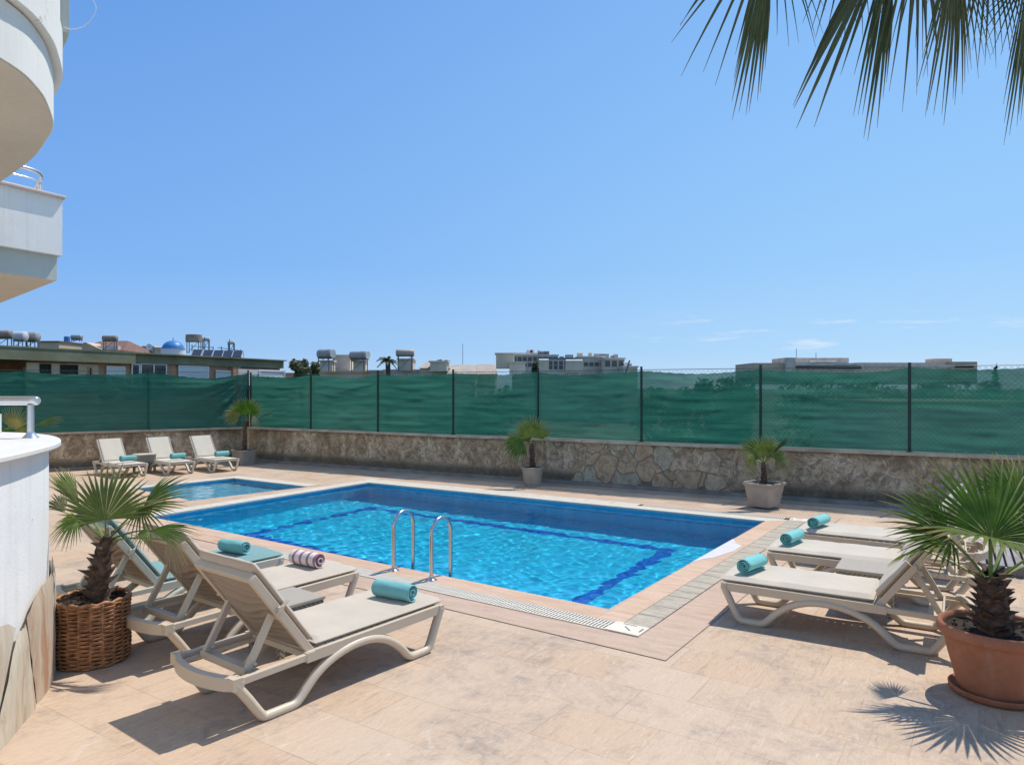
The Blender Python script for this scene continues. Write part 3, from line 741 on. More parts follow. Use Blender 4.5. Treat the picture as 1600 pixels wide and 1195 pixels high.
# ------------------------------------------------------------------ sun loungers, towels, side tables
M_RESIN = simple('taupe_resin', (.60, .50, .375), .42, var=.05, scale=3, bump=.06)
M_RESINW = simple('pale_sunbleached_resin', (.60, .55, .47), .45, var=.05, scale=3)
M_RESING = simple('sage_white_resin', (.56, .56, .47), .45, var=.05, scale=3)
def m_cloth(name, c, wv=260, dirt=.12):
    t = NT(name); v = t.tc.outputs['Object']; n1 = t.noise(v, 3, 5); n2 = t.noise(v, wv, 3, .7); n3 = t.noise(v, 14, 4)
    cc = t.ramp(n1, [(.3, tuple(x * (1 - dirt) for x in c)), (.7, c)]); cc = t.mix(t.ramp(n2, [(.35, .2), (.65, 0.0)]), cc, tuple(x * .7 for x in c))
    t.set(cc, .9, spec=.15); t.b.inputs['Sheen Weight'].default_value = .15
    t.bump(t.math('ADD', t.math('MULTIPLY', n3, 1.6), t.math('MULTIPLY', n2, .4)), .25, .006); return t.m
M_CUSH = m_cloth('greige_cushion', (.60, .52, .42)); M_CUSHW = m_cloth('pale_greige_cushion', (.62, .55, .45)); M_CUSHT = m_cloth('teal_cushion', (.22, .37, .37))
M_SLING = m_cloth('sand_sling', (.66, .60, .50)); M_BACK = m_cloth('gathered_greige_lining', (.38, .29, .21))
M_TOW = m_cloth('aqua_towel', (.20, .50, .50), 160); M_TOWB = m_cloth('bright_aqua_towel', (.22, .60, .58), 160)
def m_stripe():
    t = NT('striped_towel'); w = t.n('SeparateXYZ'); t.l(t.tc.outputs['Object'], w.inputs[0])
    s_ = t.math('SINE', t.math('MULTIPLY', w.outputs[1], 2 * math.pi / .082)); f = t.ramp(s_, [(.45, 0.0), (.55, 1.0)])
    n2 = t.noise(t.tc.outputs['Object'], 160, 3); t.set(t.mix(f, (.74, .68, .66), (.36, .19, .22)), .95, spec=.1); t.bump(n2, .3, .004); return t.m
M_TOWS = m_stripe()
def rot_box(b, c, d, ang):
    """box turned about the y axis"""
    b.box(c, d, m=Matrix.Rotation(ang, 3, 'Y'))
HX, HZ = .345, .325                                 # hinge
BANG = math.atan2(.555, .42)
def bk(s, n=0.0, y=0.0):
    """point on the raised back: s up the back, n out of its front face"""
    return Vector((HX - math.cos(BANG) * s + math.sin(BANG) * n, y, HZ + math.sin(BANG) * s + math.cos(BANG) * n))
def pillow_slab(L, W, T, fn, nx=26, ny=14, puff=.008, seed=0.0, edge=.02):
    """soft slab: fn(s, n, y) -> point"""
    b = MB(); top = []; bot = []
    for j in range(ny + 1):
        for i in range(nx + 1):
            u, v = i / nx, j / ny; uu, vv = u * L, (v - .5) * W
            e = min(u * L, (1 - u) * L, v * W, (1 - v) * W); k = min(1, e / edge); rr = math.sqrt(max(0, 1 - (1 - k) ** 2))
            w = puff * (noise.noise((uu * 4 + seed, vv * 5, seed)) + .4 * noise.noise((uu * 13, vv * 13, seed)))
            top.append(fn(uu, T * (.5 + .5 * rr) + w * rr, vv)); bot.append(fn(uu, T * (.5 - .5 * rr), vv))
    w_ = nx + 1; n0 = len(top)
    fs = [(j * w_ + i, j * w_ + i + 1, (j + 1) * w_ + i + 1, (j + 1) * w_ + i) for j in range(ny) for i in range(nx)]
    rim = [i for i in range(w_)] + [j * w_ + nx for j in range(1, ny + 1)] + [ny * w_ + i for i in range(nx - 1, -1, -1)] + [j * w_ for j in range(ny - 1, 0, -1)]
    b.add(top + bot, fs + [tuple(n0 + i for i in reversed(f)) for f in fs] + [(rim[(i + 1) % len(rim)], rim[i], n0 + rim[i], n0 + rim[(i + 1) % len(rim)]) for i in range(len(rim))])
    return b
def make_lounger(frame_m, cush_m, cushion=True, seed=1.0):
    root = empty('sun_lounger'); yw = .325
    prof = [(-.205, .277), (-.12, .165), (-.035, .045), (-.005, .026), (.03, .0225), (.10, .0225), (.18, .0225), (.225, .034), (.28, .082), (.36, .155), (.46, .212), (.58, .250), (.70, .266), (.82, .262), (.93, .234), (1.02, .19),
            (1.11, .12), (1.17, .055), (1.205, .03), (1.24, .0225), (1.30, .0225), (1.36, .0225), (1.40, .034), (1.425, .07), (1.475, .175), (1.535, .30)]
    sp = smooth_poly([(x, 0, z) for x, z in prof], 2)
    for s in (-1, 1):
        b = MB(); pts = [(p.x, s * yw, p.z) for p in sp]; b.tube(pts, .030, 12, up=(0, 1, 0), flat=1.15)
        b.bar((-.205, s * yw, .285), (.30, s * yw, .292), .040, .040); b.box((.315, s * yw, .288), (.06, .046, .062))
        b.bar((.30, s * (yw - .002), .288), (1.53, s * (yw - .002), .297), .036, .068)
        b.box((1.53, s * yw, .312), (.045, .05, .035)); b.box((-.203, s * yw, .282), (.062, .066, .072)); b.box((-.19, s * yw, .262), (.06, .056, .05))
        b.build('side_frame', frame_m, root, bevel=.006)
    # bowed head bar, foot bar and cross bars
    b = MB(); n = 14; q = []
    for i in range(n + 1):
        y = -yw + 2 * yw * i / n; x = -.205 - .085 * math.cos(math.pi / 2 * abs(y) / yw) ** .7 if abs(y) < yw else -.205
        q.append((x, y))
    vs_ = []; 
    for x, y in q: vs_ += [(x - .014, y, .238), (x + .016, y, .238), (x + .034, y, .30), (x + .024, y, .322), (x - .012, y, .314)]
    b.add(vs_, [(i * 5 + j, i * 5 + (j + 1) % 5, (i + 1) * 5 + (j + 1) % 5, (i + 1) * 5 + j) for i in range(n) for j in range(5)])
    b.build('head_bar', frame_m, root, smooth=True, angle=60)
    b = MB(); b.box((1.51, 0, .298), (.05, 2 * yw, .045)); b.box((.34, 0, .285), (.06, 2 * yw, .04)); b.box((.95, 0, .285), (.04, 2 * yw, .03)); b.build('cross_bar', frame_m, root, bevel=.005)
    # seat deck of slats
    b = MB(); x = .37
    while x < 1.5: b.box((x, 0, .318), (.052, 2 * yw - .05, .014)); x += .066
    b.build('seat', frame_m, root, bevel=.003)
    # raised back: two stiles, head rail, gathered lining
    b = MB()
    for s in (-1, 1):
        b.bar(bk(-.02, -.012, s * .295), bk(.69, -.012, s * .295), .040, .052, up=bk(0, 1) - bk(0, 0))
    b.bar(bk(.68, -.012, -.31), bk(.68, -.012, .31), .044, .05, up=bk(0, 1) - bk(0, 0)); b.bar(bk(.33, -.022, -.29), bk(.33, -.022, .29), .03, .03, up=bk(0, 1) - bk(0, 0)); b.bar(bk(.0, -.01, -.29), bk(.0, -.01, .29), .03, .04, up=bk(0, 1) - bk(0, 0))
    b.build('back_frame', frame_m, root, bevel=.005)
    b = MB(); nx, ny = 70, 16; vs_ = []
    for j in range(ny + 1):
        for i in range(nx + 1):
            u, v = i / nx, j / ny; y = -.282 + .564 * v; sg_ = math.sin(math.pi * v)
            eu = math.sin(math.pi * min(1, max(0, u))) ** .5; d = -.020 - .034 * sg_ * eu - .042 * sg_ ** .5 * eu * (abs(math.sin(u * 34 + 2.0 * noise.noise((v * 2.2, u * 3, seed)) * 2)) - .5) - .010 * noise.noise((u * 9, v * 3, seed))
            vs_.append(bk(.01 + .675 * u, d, y))
    w_ = nx + 1; b.add(vs_, [(j * w_ + i, j * w_ + i + 1, (j + 1) * w_ + i + 1, (j + 1) * w_ + i) for j in range(ny) for i in range(nx)])
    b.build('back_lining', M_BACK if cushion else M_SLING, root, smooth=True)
    # prop under the back
    b = MB()
    for s in (-1, 1): b.bar(bk(.36, -.03, s * .235), (-.075, s * .235, .285), .034, .042); b.tube([(-.03, s * .20, .33), (-.03, s * .27, .33)], .011, 8)
    b.box((-.04, 0, .276), (.105, .50, .016)); b.bar((-.09, -.25, .30), (-.09, .25, .30), .016, .035)
    b.build('back_prop', frame_m, root, bevel=.004)
    b = MB(); b.bar((-.20, -yw + .05, .272), (.32, -yw + .05, .272), .018, .022); b.bar((-.20, yw - .05, .272), (.32, yw - .05, .272), .018, .022); b.build('inner_rail', frame_m, root)
    if cushion:
        pillow_slab(1.20, .625, .052, lambda s, n, y: Vector((.375 + s, y, .327 + n)), seed=seed, nx=44, ny=20).build('seat_cushion', cush_m, root, smooth=True)
        pillow_slab(.72, .625, .056, lambda s, n, y: bk(.035 + s, .012 + n, y), seed=seed + 9, ny=20).build('back_cushion', cush_m, root, smooth=True)
        b = MB(); b.box(bk(.40, .02, 0), (.02, .001, .001))
        b = MB(); q = [bk(.40, n_, s_) for n_, s_ in ((-.045, -.325), (.066, -.327), (.0665, -.30))]
        for s in (-1, 1):
            b = MB(); b.bar(bk(.40, -.04, s * .326), bk(.40, .066, s * .323), .006, .034, up=(0, 1, 0)); b.tube([bk(.40, -.005, s * .318), bk(.40, -.005, s * .342)], .021, 8)
            b.build('cushion_strap', frame_m, root)
    else:
        pillow_slab(1.19, .60, .020, lambda s, n, y: Vector((.37 + s, y, .327 + n)), seed=seed, puff=.003, edge=.012).build('seat_sling', M_SLING, root, smooth=True)
        pillow_slab(.69, .60, .022, lambda s, n, y: bk(.01 + s, .006 + n, y), seed=seed + 3, puff=.003, edge=.012).build('back_sling', M_SLING, root, smooth=True)
    return root
def frame_of(dx, dy):
    return math.atan2(dy, dx)
A1 = math.atan2(.794, .608); O1 = Vector((-1.745, 4.564, 0)); D1 = Vector((.608, .794, 0)); W1 = Vector((-.794, .608, 0))
gL = 'sun loungers on the left of the pool'; gR = 'sun loungers on the right of the pool'; gB = 'sun loungers by the far wall'
L1 = make_lounger(M_RESIN, M_CUSH); L1.location = O1; L1.rotation_euler.z = A1
tag(L1, 'greige cushioned sun lounger nearest the camera on the left, with an aqua towel roll', 'sun lounger', gL)
def place(src, loc, rz, label, group, cush=None, frame=None):
    c = copy_tree(src); c.location = loc; c.rotation_euler.z = rz; tag(c, label, None, group)
    if cush or frame:
        for ch in c.children:
            ch.data = ch.data.copy()
            if 'cushion' in ch.name and 'strap' not in ch.name:
                if cush: ch.data.materials[0] = cush
            elif frame and 'lining' not in ch.name: ch.data.materials[0] = frame
    return c
place(L1, O1 + W1 * 1.26 + D1 * .24, A1 + R(.5), 'taupe resin sun lounger with greige cushion, carrying the striped towel roll', gL)
place(L1, O1 + W1 * 2.33 + D1 * .19, A1 - R(.5), 'sun lounger with a teal cushion behind the wicker basket palm', gL, M_CUSHT, M_RESING)
AR = math.atan2(.525, -.851); OR = Vector((3.30, 5.70, 0)); DR = Vector((-.851, .525, 0)); WR = Vector((.525, .851, 0))
R1 = place(L1, OR, AR, 'taupe sun lounger with pale cushion nearest the camera on the right, beside the terracotta pot', gR, M_CUSHW)
place(R1, OR + WR * 1.40 - DR * .08, AR + R(.6), 'middle of the three right hand sun loungers, beyond the white side table', gR)
place(R1, OR + WR * 2.53 - DR * .16, AR - R(.4), 'farthest of the three right hand sun loungers, nearest the boundary wall', gR)
BL0 = make_lounger(M_RESINW, M_SLING, False, 4.0)
AB = R(-41); DB = Vector((math.cos(AB), math.sin(AB), 0)); WB = Vector((-DB.y, DB.x, 0))
bpos = [Vector((-9.45, 17.0, 0)), Vector((-8.58, 17.55, 0)), Vector((-7.78, 18.1, 0))]
labB = ['pale sling sun lounger by the far wall, leftmost of the row of three', 'pale sling sun lounger by the far wall, in the middle of the row of three', 'pale sling sun lounger by the far wall, nearest the corner planter']
for i in range(3):
    o = BL0 if i == 0 else copy_tree(BL0)
    o.location = bpos[i]; o.rotation_euler.z = AB + R((1, -1, 0)[i]); o.scale = (.86, .86, .91); tag(o, labB[i], 'sun lounger', gB)

def make_towel(m, seed, loose=0.0, Lh=.155, r0=.068):
    """towel rolled about the local y axis, resting on z = 0"""
    th = .0065; turns = 3.6; n = 110; b = MB(); ny = 12; rows = []
    for j in range(ny + 1):
        v = j / ny; y = -Lh + 2 * Lh * v; row = []
        endk = math.exp(-min(v, 1 - v) * 22)
        for side in (0, 1):
            for i in range(n + 1):
                u = i / n; a = -2 * math.pi * turns * u - 1.1
                r = r0 - (r0 - .010) * u ** .9 - (th if side else 0) - .0015 * endk
                r += .0042 * noise.noise((math.cos(a) * 1.6 + seed, math.sin(a) * 1.6, v * 3)) + .0012 * noise.noise((a * 3, v * 14, seed))
                yy = y + (.007 * math.sin(u * 9 + seed) * (1 if v > .5 else -1) * endk)
                lo = loose * (1 - min(1, u * 7)) ** 2
                row.append(Vector((r * math.cos(a) + lo * .55, yy, (r * math.sin(a)) * .93 - lo * .12 + r0 * .93)))
        rows.append(row)
    k = 2 * (n + 1); vs_ = [p for r in rows for p in r]; fs = []
    for j in range(ny):
        for side in (0, 1):
            o_ = side * (n + 1)
            for i in range(n):
                f = (j * k + o_ + i, j * k + o_ + i + 1, (j + 1) * k + o_ + i + 1, (j + 1) * k + o_ + i); fs.append(f if side == 0 else tuple(reversed(f)))
        for i in (0, n): fs.append((j * k + i, (j + 1) * k + i, (j + 1) * k + n + 1 + i, j * k + n + 1 + i))
    for j in (0, ny):
        for i in range(n): fs.append((j * k + i, j * k + n + 1 + i, j * k + n + 2 + i, j * k + i + 1))
    b.add(vs_, fs); return b
def towel(O, D, W, rz, s, w, m, seed, label, group, flip=0, loose=0.0, ang=0.0, h=.383, k=1.12):
    o = make_towel(m, seed, loose).build('rolled_towel', m, smooth=True); o.location = O + D * s + W * w + Vector((0, 0, h)); o.rotation_euler.z = rz + (math.pi if flip else 0) + R(ang); o.scale = (k, k, k)
    tag(o, label, 'towel', group)
gt = 'rolled towels on the sun loungers'
towel(O1, D1, W1, A1, 1.30, -.07, M_TOW, 1.0, 'aqua towel roll on the nearest left lounger', gt, ang=6)
towel(O1 + W1 * 1.26 + D1 * .24, D1, W1, A1, 1.29, 0.06, M_TOWS, 2.0, 'mauve and white striped towel roll on a greige lounger', gt, ang=4)
towel(O1 + W1 * 2.33 + D1 * .19, D1, W1, A1, 1.22, -.02, M_TOW, 3.3, 'aqua towel roll with a loose end on the teal cushion', gt, loose=.05, ang=8)
towel(OR, DR, WR, AR, 1.36, -.03, M_TOWB, 4.1, 'bright aqua towel roll on the nearest right hand lounger', gt, ang=167)
towel(OR + WR * 1.40 - DR * .08, DR, WR, AR, 1.36, -.04, M_TOWB, 5.7, 'bright aqua towel roll on the middle right hand lounger', gt, ang=169)
towel(OR + WR * 2.53 - DR * .16, DR, WR, AR, 1.35, -.05, M_TOWB, 6.9, 'bright aqua towel roll with an open flap on the farthest right hand lounger', gt, loose=-.05, ang=167)
for i in range(3):
    towel(bpos[i], DB, WB, AB, 1.02, 0.02, M_TOW, 7.7 + i, ['aqua towel roll on the leftmost far lounger', 'aqua towel roll on the middle far lounger', 'aqua towel roll on the far lounger by the corner planter'][i], gt, h=.35, k=1.1)

def m_wicker(name, a, b_, sc=30):
    t = NT(name); v = t.tc.outputs['Object']
    w1 = t.n('TexWave', wave_type='BANDS', bands_direction='Z'); w1.inputs['Scale'].default_value = sc; t.l(v, w1.inputs[0])
    w2 = t.n('TexWave', wave_type='BANDS', bands_direction='DIAGONAL'); w2.inputs['Scale'].default_value = sc * .7; t.l(v, w2.inputs[0])
    h = t.math('MULTIPLY', w1.outputs[0], w2.outputs[0]); t.set(t.ramp(h, [(.1, a), (.6, b_)]), .6); t.bump(h, .9, .01); return t.m
M_WICK = m_wicker('grey_wicker', (.20, .18, .15), (.58, .53, .45), 22); M_WICKT = m_wicker('pale_wicker_top', (.58, .50, .40), (.72, .64, .53), 60)
def table(loc, rz, label, s=.42, h=.385):
    e = empty('side_table', loc, rz, label, 'side table', 'low tables between the loungers')
    b = MB(); b.box((0, 0, h - .014), (s, s, .028)); b.build('table_top', M_WICKT, e, bevel=.006)
    for a in range(4):
        m = Matrix.Rotation(a * math.pi / 2, 3, 'Z'); b = MB(); b.box(m @ Vector((0, s / 2 - .02, h - .105)), (s - .03, .016, .15), rz=a * math.pi / 2)
        b.build('apron', M_WICK, e)
    for a in range(4):
        m = Matrix.Rotation(a * math.pi / 2, 3, 'Z'); b = MB(); b.box(m @ Vector((s / 2 - .035, s / 2 - .035, (h - .03) / 2)), (.05, .05, h - .03)); b.build('leg', M_WICK, e, bevel=.004)
table(O1 + W1 * .63 + D1 * .82, A1, 'small wicker side table between the two nearest left hand loungers')
table(OR + WR * .70 + DR * .52, AR, 'pale wicker side table between the first and second right hand loungers', .48)
table((bpos[0] + bpos[1]) / 2 + DB * .40 + Vector((.05, .03, 0)), AB, 'small pale side table between two far loungers by the wall', .40, .45)

# grey slatted low platforms beyond the terracotta pot
M_SLAT = simple('weathered_grey_slats', (.26, .25, .245), .7, var=.25, scale=6)
e = empty('slatted_platform', (6.15, 8.0, 0), AR, 'low grey slatted platform behind the terracotta pot at the right edge', 'platform')
b = MB()
for i in range(18): b.box((-.55 + i * .085, 0, .10), (.06, 1.5, .022))
b.build('slats', M_SLAT, e); b = MB()
for y in (-.7, .7): b.box((.17, y, .045), (1.5, .06, .085))
b.build('bearers', M_SLAT, e)
M_GLS = NT('bluish_screen'); v_ = M_GLS.tc.outputs['Object']; wv_ = M_GLS.n('TexWave', wave_type='BANDS', bands_direction='Y'); wv_.inputs['Scale'].default_value = 12; M_GLS.l(v_, wv_.inputs[0])
M_GLS = M_GLS.set(M_GLS.ramp(wv_.outputs[0], [(.4, (.17, .22, .28)), (.6, (.30, .35, .40))]), .35)
e = empty('low_daybed', (5.55, 6.70, 0), AR + R(2), 'low white framed daybed with a blue grey striped top behind the terracotta pot', 'daybed')
b = MB(); b.box((0, 0, .23), (.62, 1.1, .02)); b.build('mattress', M_GLS, e); b = MB()
for s in (-1, 1): b.box((s * .33, 0, .225), (.05, 1.2, .05)); b.box((0, s * .58, .225), (.62, .05, .05))
b.build('frame', M_RESINW, e, bevel=.005)
for x in (-.32, .32):
    for y in (-.57, .57): b = MB(); b.box((x, y, .1), (.045, .045, .2)); b.build('leg', M_RESINW, e)
# ------------------------------------------------------------------ palms
def m_leaf(name, c1, c2, tip, tipk=(.66, .96), tr=.28):
    t = NT(name); at = t.n('Attribute'); at.attribute_name = 'along'; n1 = t.noise(t.tc.outputs['Object'], 9, 3)
    oi = t.n('ObjectInfo')
    c = t.ramp(n1, [(.35, c1), (.65, c2)]); c = t.mix(t.math('MULTIPLY', oi.outputs['Random'], .3), c, tip)
    c = t.mix(t.ramp(at.outputs['Fac'], [(0, .35), (.12, 0.0), (tipk[0], 0.0), (tipk[1], .85)]), c, tip)
    t.set(c, .55, spec=.3); tl = t.n('BsdfTranslucent'); t.l(c, tl.inputs[0]); m = t.n('MixShader'); m.inputs[0].default_value = tr
    t.l(t.b.outputs[0], m.inputs[1]); t.l(tl.outputs[0], m.inputs[2]); t.l(m.outputs[0], t.out.inputs['Surface']); return t.m
M_LEAF = m_leaf('palm_leaf', (.05, .13, .010), (.115, .225, .02), (.38, .30, .13))
M_LEAFY = m_leaf('yellowing_palm_leaf', (.20, .22, .05), (.30, .30, .08), (.50, .40, .20))
M_LEAFO = m_leaf('dark_palm_leaf', (.05, .085, .035), (.075, .12, .05), (.30, .24, .13), (.8, .99), .22)
M_DRY = m_leaf('dry_palm_leaf', (.40, .32, .18), (.52, .44, .27), (.45, .33, .18), tr=.2)
M_PET = simple('green_petiole', (.16, .22, .05), .5, var=.25, scale=12)
M_BARK = simple('fibrous_palm_trunk', (.10, .062, .042), .95, var=.6, scale=22, bump=.8, bscale=50)
M_SOIL = simple('dark_potting_soil', (.035, .024, .018), 1.0, var=.6, scale=60, bump=1, bscale=90)
def fan(mb, hub, d, nrm, Rl, spread, n, droop=.15, seed=1, fuse=.42, cup=.25, wk=1.0, jit=.10):
    """folded palmate leaf of n pleated segments"""
    d = Vector(d).normalized(); nrm = Vector(nrm); nrm = (nrm - d * nrm.dot(d)).normalized(); sd = d.cross(nrm); r_ = random.Random(seed); hub = Vector(hub)
    st = R(spread) / max(1, n - 1)
    for i in range(n):
        a = -R(spread) / 2 + st * i + r_.uniform(-.12, .12) * st; k = abs(i / max(1, n - 1) - .5) * 2
        L = Rl * (1 - .28 * k ** 2) * r_.uniform(1 - jit, 1 + jit * .3)
        dir_ = d * math.cos(a) + sd * math.sin(a); lat = sd * math.cos(a) - d * math.sin(a)
        rows = []; N_ = 9; dr_ = droop * r_.uniform(.6, 1.5); tw = r_.uniform(-.25, .25); bnd = r_.uniform(-.05, .05)
        for q in range(N_):
            t = q / (N_ - 1)
            c = hub + dir_ * (L * t) + nrm * (cup * L * (t - t * t) * .8 - cup * L * .12 * k) + Vector((0, 0, -1)) * (dr_ * L * max(0, t - fuse * .6) ** 2 * 2.2) + lat * (bnd * L * max(0, t - fuse) ** 1.5)
            wf = L * math.tan(min(st, .5) / 2) * 1.04
            w = wf * t if t <= fuse else (wf * fuse) * (1 - ((t - fuse) / (1 - fuse)) ** 1.25) * wk + .0007
            w = max(w, .0009); fold = nrm * (w * .75)
            m = (lat + nrm * tw * max(0, t - fuse)).normalized()
            rows.append((c - m * w + fold * .5, c - fold * .5, c + m * w + fold * .5, t))
        b0 = len(mb.v)
        for x, y, z, t in rows: mb.v += [tuple(x), tuple(y), tuple(z)]; mb.att += [max(t, .001)] * 3
        for q in range(N_ - 1):
            for s in (0, 1): mb.f.append((b0 + q * 3 + s, b0 + q * 3 + s + 1, b0 + q * 3 + s + 4, b0 + q * 3 + s + 3)); mb.mi.append(mb.cur)
def frond(root, org, base, hub, tip, nrm, spread, n, leaf_m=None, Rk=1.0, droop=.15, seed=1, fuse=.42, pr=.008, bow=.05, cup=.25, petiole=True, wk=1.0):
    hub, tip = Vector(hub), Vector(tip); b = MB(); d = tip - hub
    fan(b, hub, d, nrm, d.length * Rk, spread, n, droop, seed, fuse, cup, wk)
    if petiole:
        b.cur = 1; base = Vector(base); mid = (base + hub) / 2 + Vector((0, 0, bow)) * (hub - base).length * 2
        q = [base * (1 - t) ** 2 + mid * 2 * t * (1 - t) + hub * t * t for t in [k / 8 for k in range(9)]]
        q.append(hub + d.normalized() * d.length * .25)
        b.a = .3; b.tube(q, [pr * (1.5 - .85 * k / 9) for k in range(9)] + [pr * .2], 6, flat=.7); b.a = 0
    return b.build('frond', [leaf_m or M_LEAF, M_PET], root, origin=org)
def trunk(root, org, a, c, r0, r1, boots=26, seed=1, bl=.05):
    a, c = Vector(a), Vector(c); b = MB(); r_ = random.Random(seed); N_ = 14
    pts = [a.lerp(c, i / N_) + Vector((.006 * math.sin(i), .006 * math.cos(i * 1.3), 0)) for i in range(N_ + 1)]
    b.tube(pts, [(r0 + (r1 - r0) * (i / N_)) * (1 + .10 * (i % 2) + .06 * r_.random()) * (1 if i < N_ - 1 else .7) for i in range(N_ + 1)], 14)
    for k in range(boots):                           # cut leaf bases standing out of the trunk
        t = (k + .5) / boots; an = k * 2.399 + r_.uniform(-.2, .2); rr = r0 + (r1 - r0) * t; p = a.lerp(c, t); o = Vector((math.cos(an), math.sin(an), 0)); s = Vector((-o.y, o.x, 0))
        l_ = bl * r_.uniform(.7, 1.3); w = rr * .55
        p0 = p + o * rr * .75
        tip_ = p + o * (rr + l_ * .8) + Vector((0, 0, l_ * r_.uniform(.5, .95)))
        b.add([p0 - s * w, p0 + s * w, p0 + s * w * .5 + Vector((0, 0, l_ * .5)), p0 - s * w * .5 + Vector((0, 0, l_ * .5)), tip_ - s * w * .22, tip_ + s * w * .22],
              [(0, 1, 5, 4), (1, 2, 5), (2, 3, 4, 5), (3, 0, 4)])
    return b.build('trunk', M_BARK, root, origin=org)
def soil(root, org, c, r, h):
    b = MB(); n = 10; vs_ = [Vector(c) + Vector((0, 0, h + .01))]; r_ = random.Random(2)
    for i in range(1, n):
        for j in range(24): a = 2 * math.pi * j / 24; vs_.append(Vector(c) + Vector((r * i / (n - 1) * math.cos(a), r * i / (n - 1) * math.sin(a), h + .012 * noise.noise((i * .7, j * .5, 1)) + r_.uniform(-.004, .006))))
    fs = [(0, 1 + j, 1 + (j + 1) % 24) for j in range(24)] + [(1 + (i - 1) * 24 + j, 1 + i * 24 + j, 1 + i * 24 + (j + 1) % 24, 1 + (i - 1) * 24 + (j + 1) % 24) for i in range(1, n - 1) for j in range(24)]
    b.add(vs_, fs)
    for k in range(90):
        a, q = r_.uniform(0, 6.28), r * math.sqrt(r_.random()) * .92; s = r_.uniform(.004, .012)
        b.box(Vector(c) + Vector((q * math.cos(a), q * math.sin(a), h + s * .7)), (s * 1.5, s, s), m=Matrix.Rotation(r_.uniform(0, 3), 3, Vector((r_.random(), r_.random(), 1)).normalized()))
    b.build('soil', M_SOIL, root, origin=org)
def m_terra():
    t = NT('terracotta'); v = t.tc.outputs['Object']; n1 = t.noise(v, 5, 6, .65); n2 = t.noise(t.map(scale=(1, 1, .4)), 8, 6, .7); n3 = t.noise(v, 60, 3)
    c = t.ramp(n1, [(.3, (.32, .125, .065)), (.7, (.42, .18, .10))]); c = t.mix(t.ramp(n2, [(.55, 0.0), (.75, .4)]), c, (.50, .32, .22))
    c = t.mix(t.ramp(n3, [(.62, 0.0), (.7, .3)]), c, (.18, .08, .05)); t.set(c, .75, spec=.3); t.bump(n3, .15, .003); return t.m

# --- terracotta pot palm, right foreground
pr_ = Vector((3.165, 4.73, 0))
e = empty('potted_palm', pr_, 0, 'large fan palm in a terracotta pot with saucer in the right foreground', 'potted palm')
MT = m_terra()
b = MB(); b.lathe([(.0, .03), (.215, .03), (.225, .06), (.245, .14), (.272, .24), (.292, .33), (.300, .375), (.318, .378), (.334, .39), (.338, .42), (.334, .448), (.322, .456), (.308, .448), (.302, .42), (.296, .36)], (0, 0, 0), 56); b.build('pot', MT, e, smooth=True, angle=50)
b = MB(); b.lathe([(0, .001), (.245, .001), (.268, .02), (.272, .045), (.262, .05), (.25, .04), (.235, .026), (0, .026)], (0, 0, 0), 56); b.build('saucer', MT, e, smooth=True, angle=50)
soil(e, (0, 0, 0), (0, 0, 0), .298, .405)
tb = pr_ + Vector((-.01, 0, .40)); tt = P(1548, 902, 4.70)
trunk(e, pr_, tb, tt, .092, .066, 54, 3, .075)
def PR(px, py, dy=0.0, y0=4.68): return P(px, py, y0 + dy)
FR_ = [  # hub, tip, normal, spread, n, extra
    (PR(1549, 840, .13), PR(1556, 696, .45), (0, -.8, .6), 200, 32, dict(Rk=1.02, droop=.05, fuse=.42, seed=1, cup=.12)),
    (PR(1482, 840, .22), PR(1378, 764, .30), (.1, -.9, .55), 118, 22, dict(Rk=1.03, droop=.10, fuse=.42, seed=2)),
    (PR(1486, 842, .22), PR(1405, 840, .05), (.1, -.6, .9), 110, 16, dict(Rk=1.0, droop=.12, fuse=.4, seed=3)),
    (PR(1650, 850, -.1), PR(1712, 770, -.2), (-.25, -.8, .6), 165, 30, dict(droop=.12, fuse=.5, seed=4)),
    (PR(1546, 840, .08), PR(1524, 850, -.36), (.12, -.1, 1), 165, 26, dict(droop=.06, fuse=.5, seed=6)),
    (PR(1440, 858, .35), PR(1405, 872, .5), (.1, -.3, 1), 160, 22, dict(Rk=1.3, droop=.1, fuse=.5, seed=8)),
    (PR(1630, 880, .4), PR(1690, 860, .7), (0, -.3, 1), 150, 24, dict(droop=.15, fuse=.5, seed=9)),
    (PR(1590, 800, .5), PR(1625, 700, .75), (-.2, -.9, .5), 150, 30, dict(droop=.1, fuse=.5, seed=10)),
    (PR(1600, 905, -.5), PR(1640, 940, -1.0), (0, -.3, 1), 150, 26, dict(Rk=1.0, droop=.2, fuse=.5, seed=11)),
    (PR(1500, 860, -.55), PR(1465, 880, -.85), (-.1, -.2, 1), 130, 24, dict(Rk=1.0, droop=.1, fuse=.5, seed=12)),
]
for hub, tip, nr, sp_, n_s, kw in FR_[:8]:
    frond(e, pr_, tt - Vector((0, 0, .05)), hub, tip, nr, sp_, n_s, pr=.011, **kw)

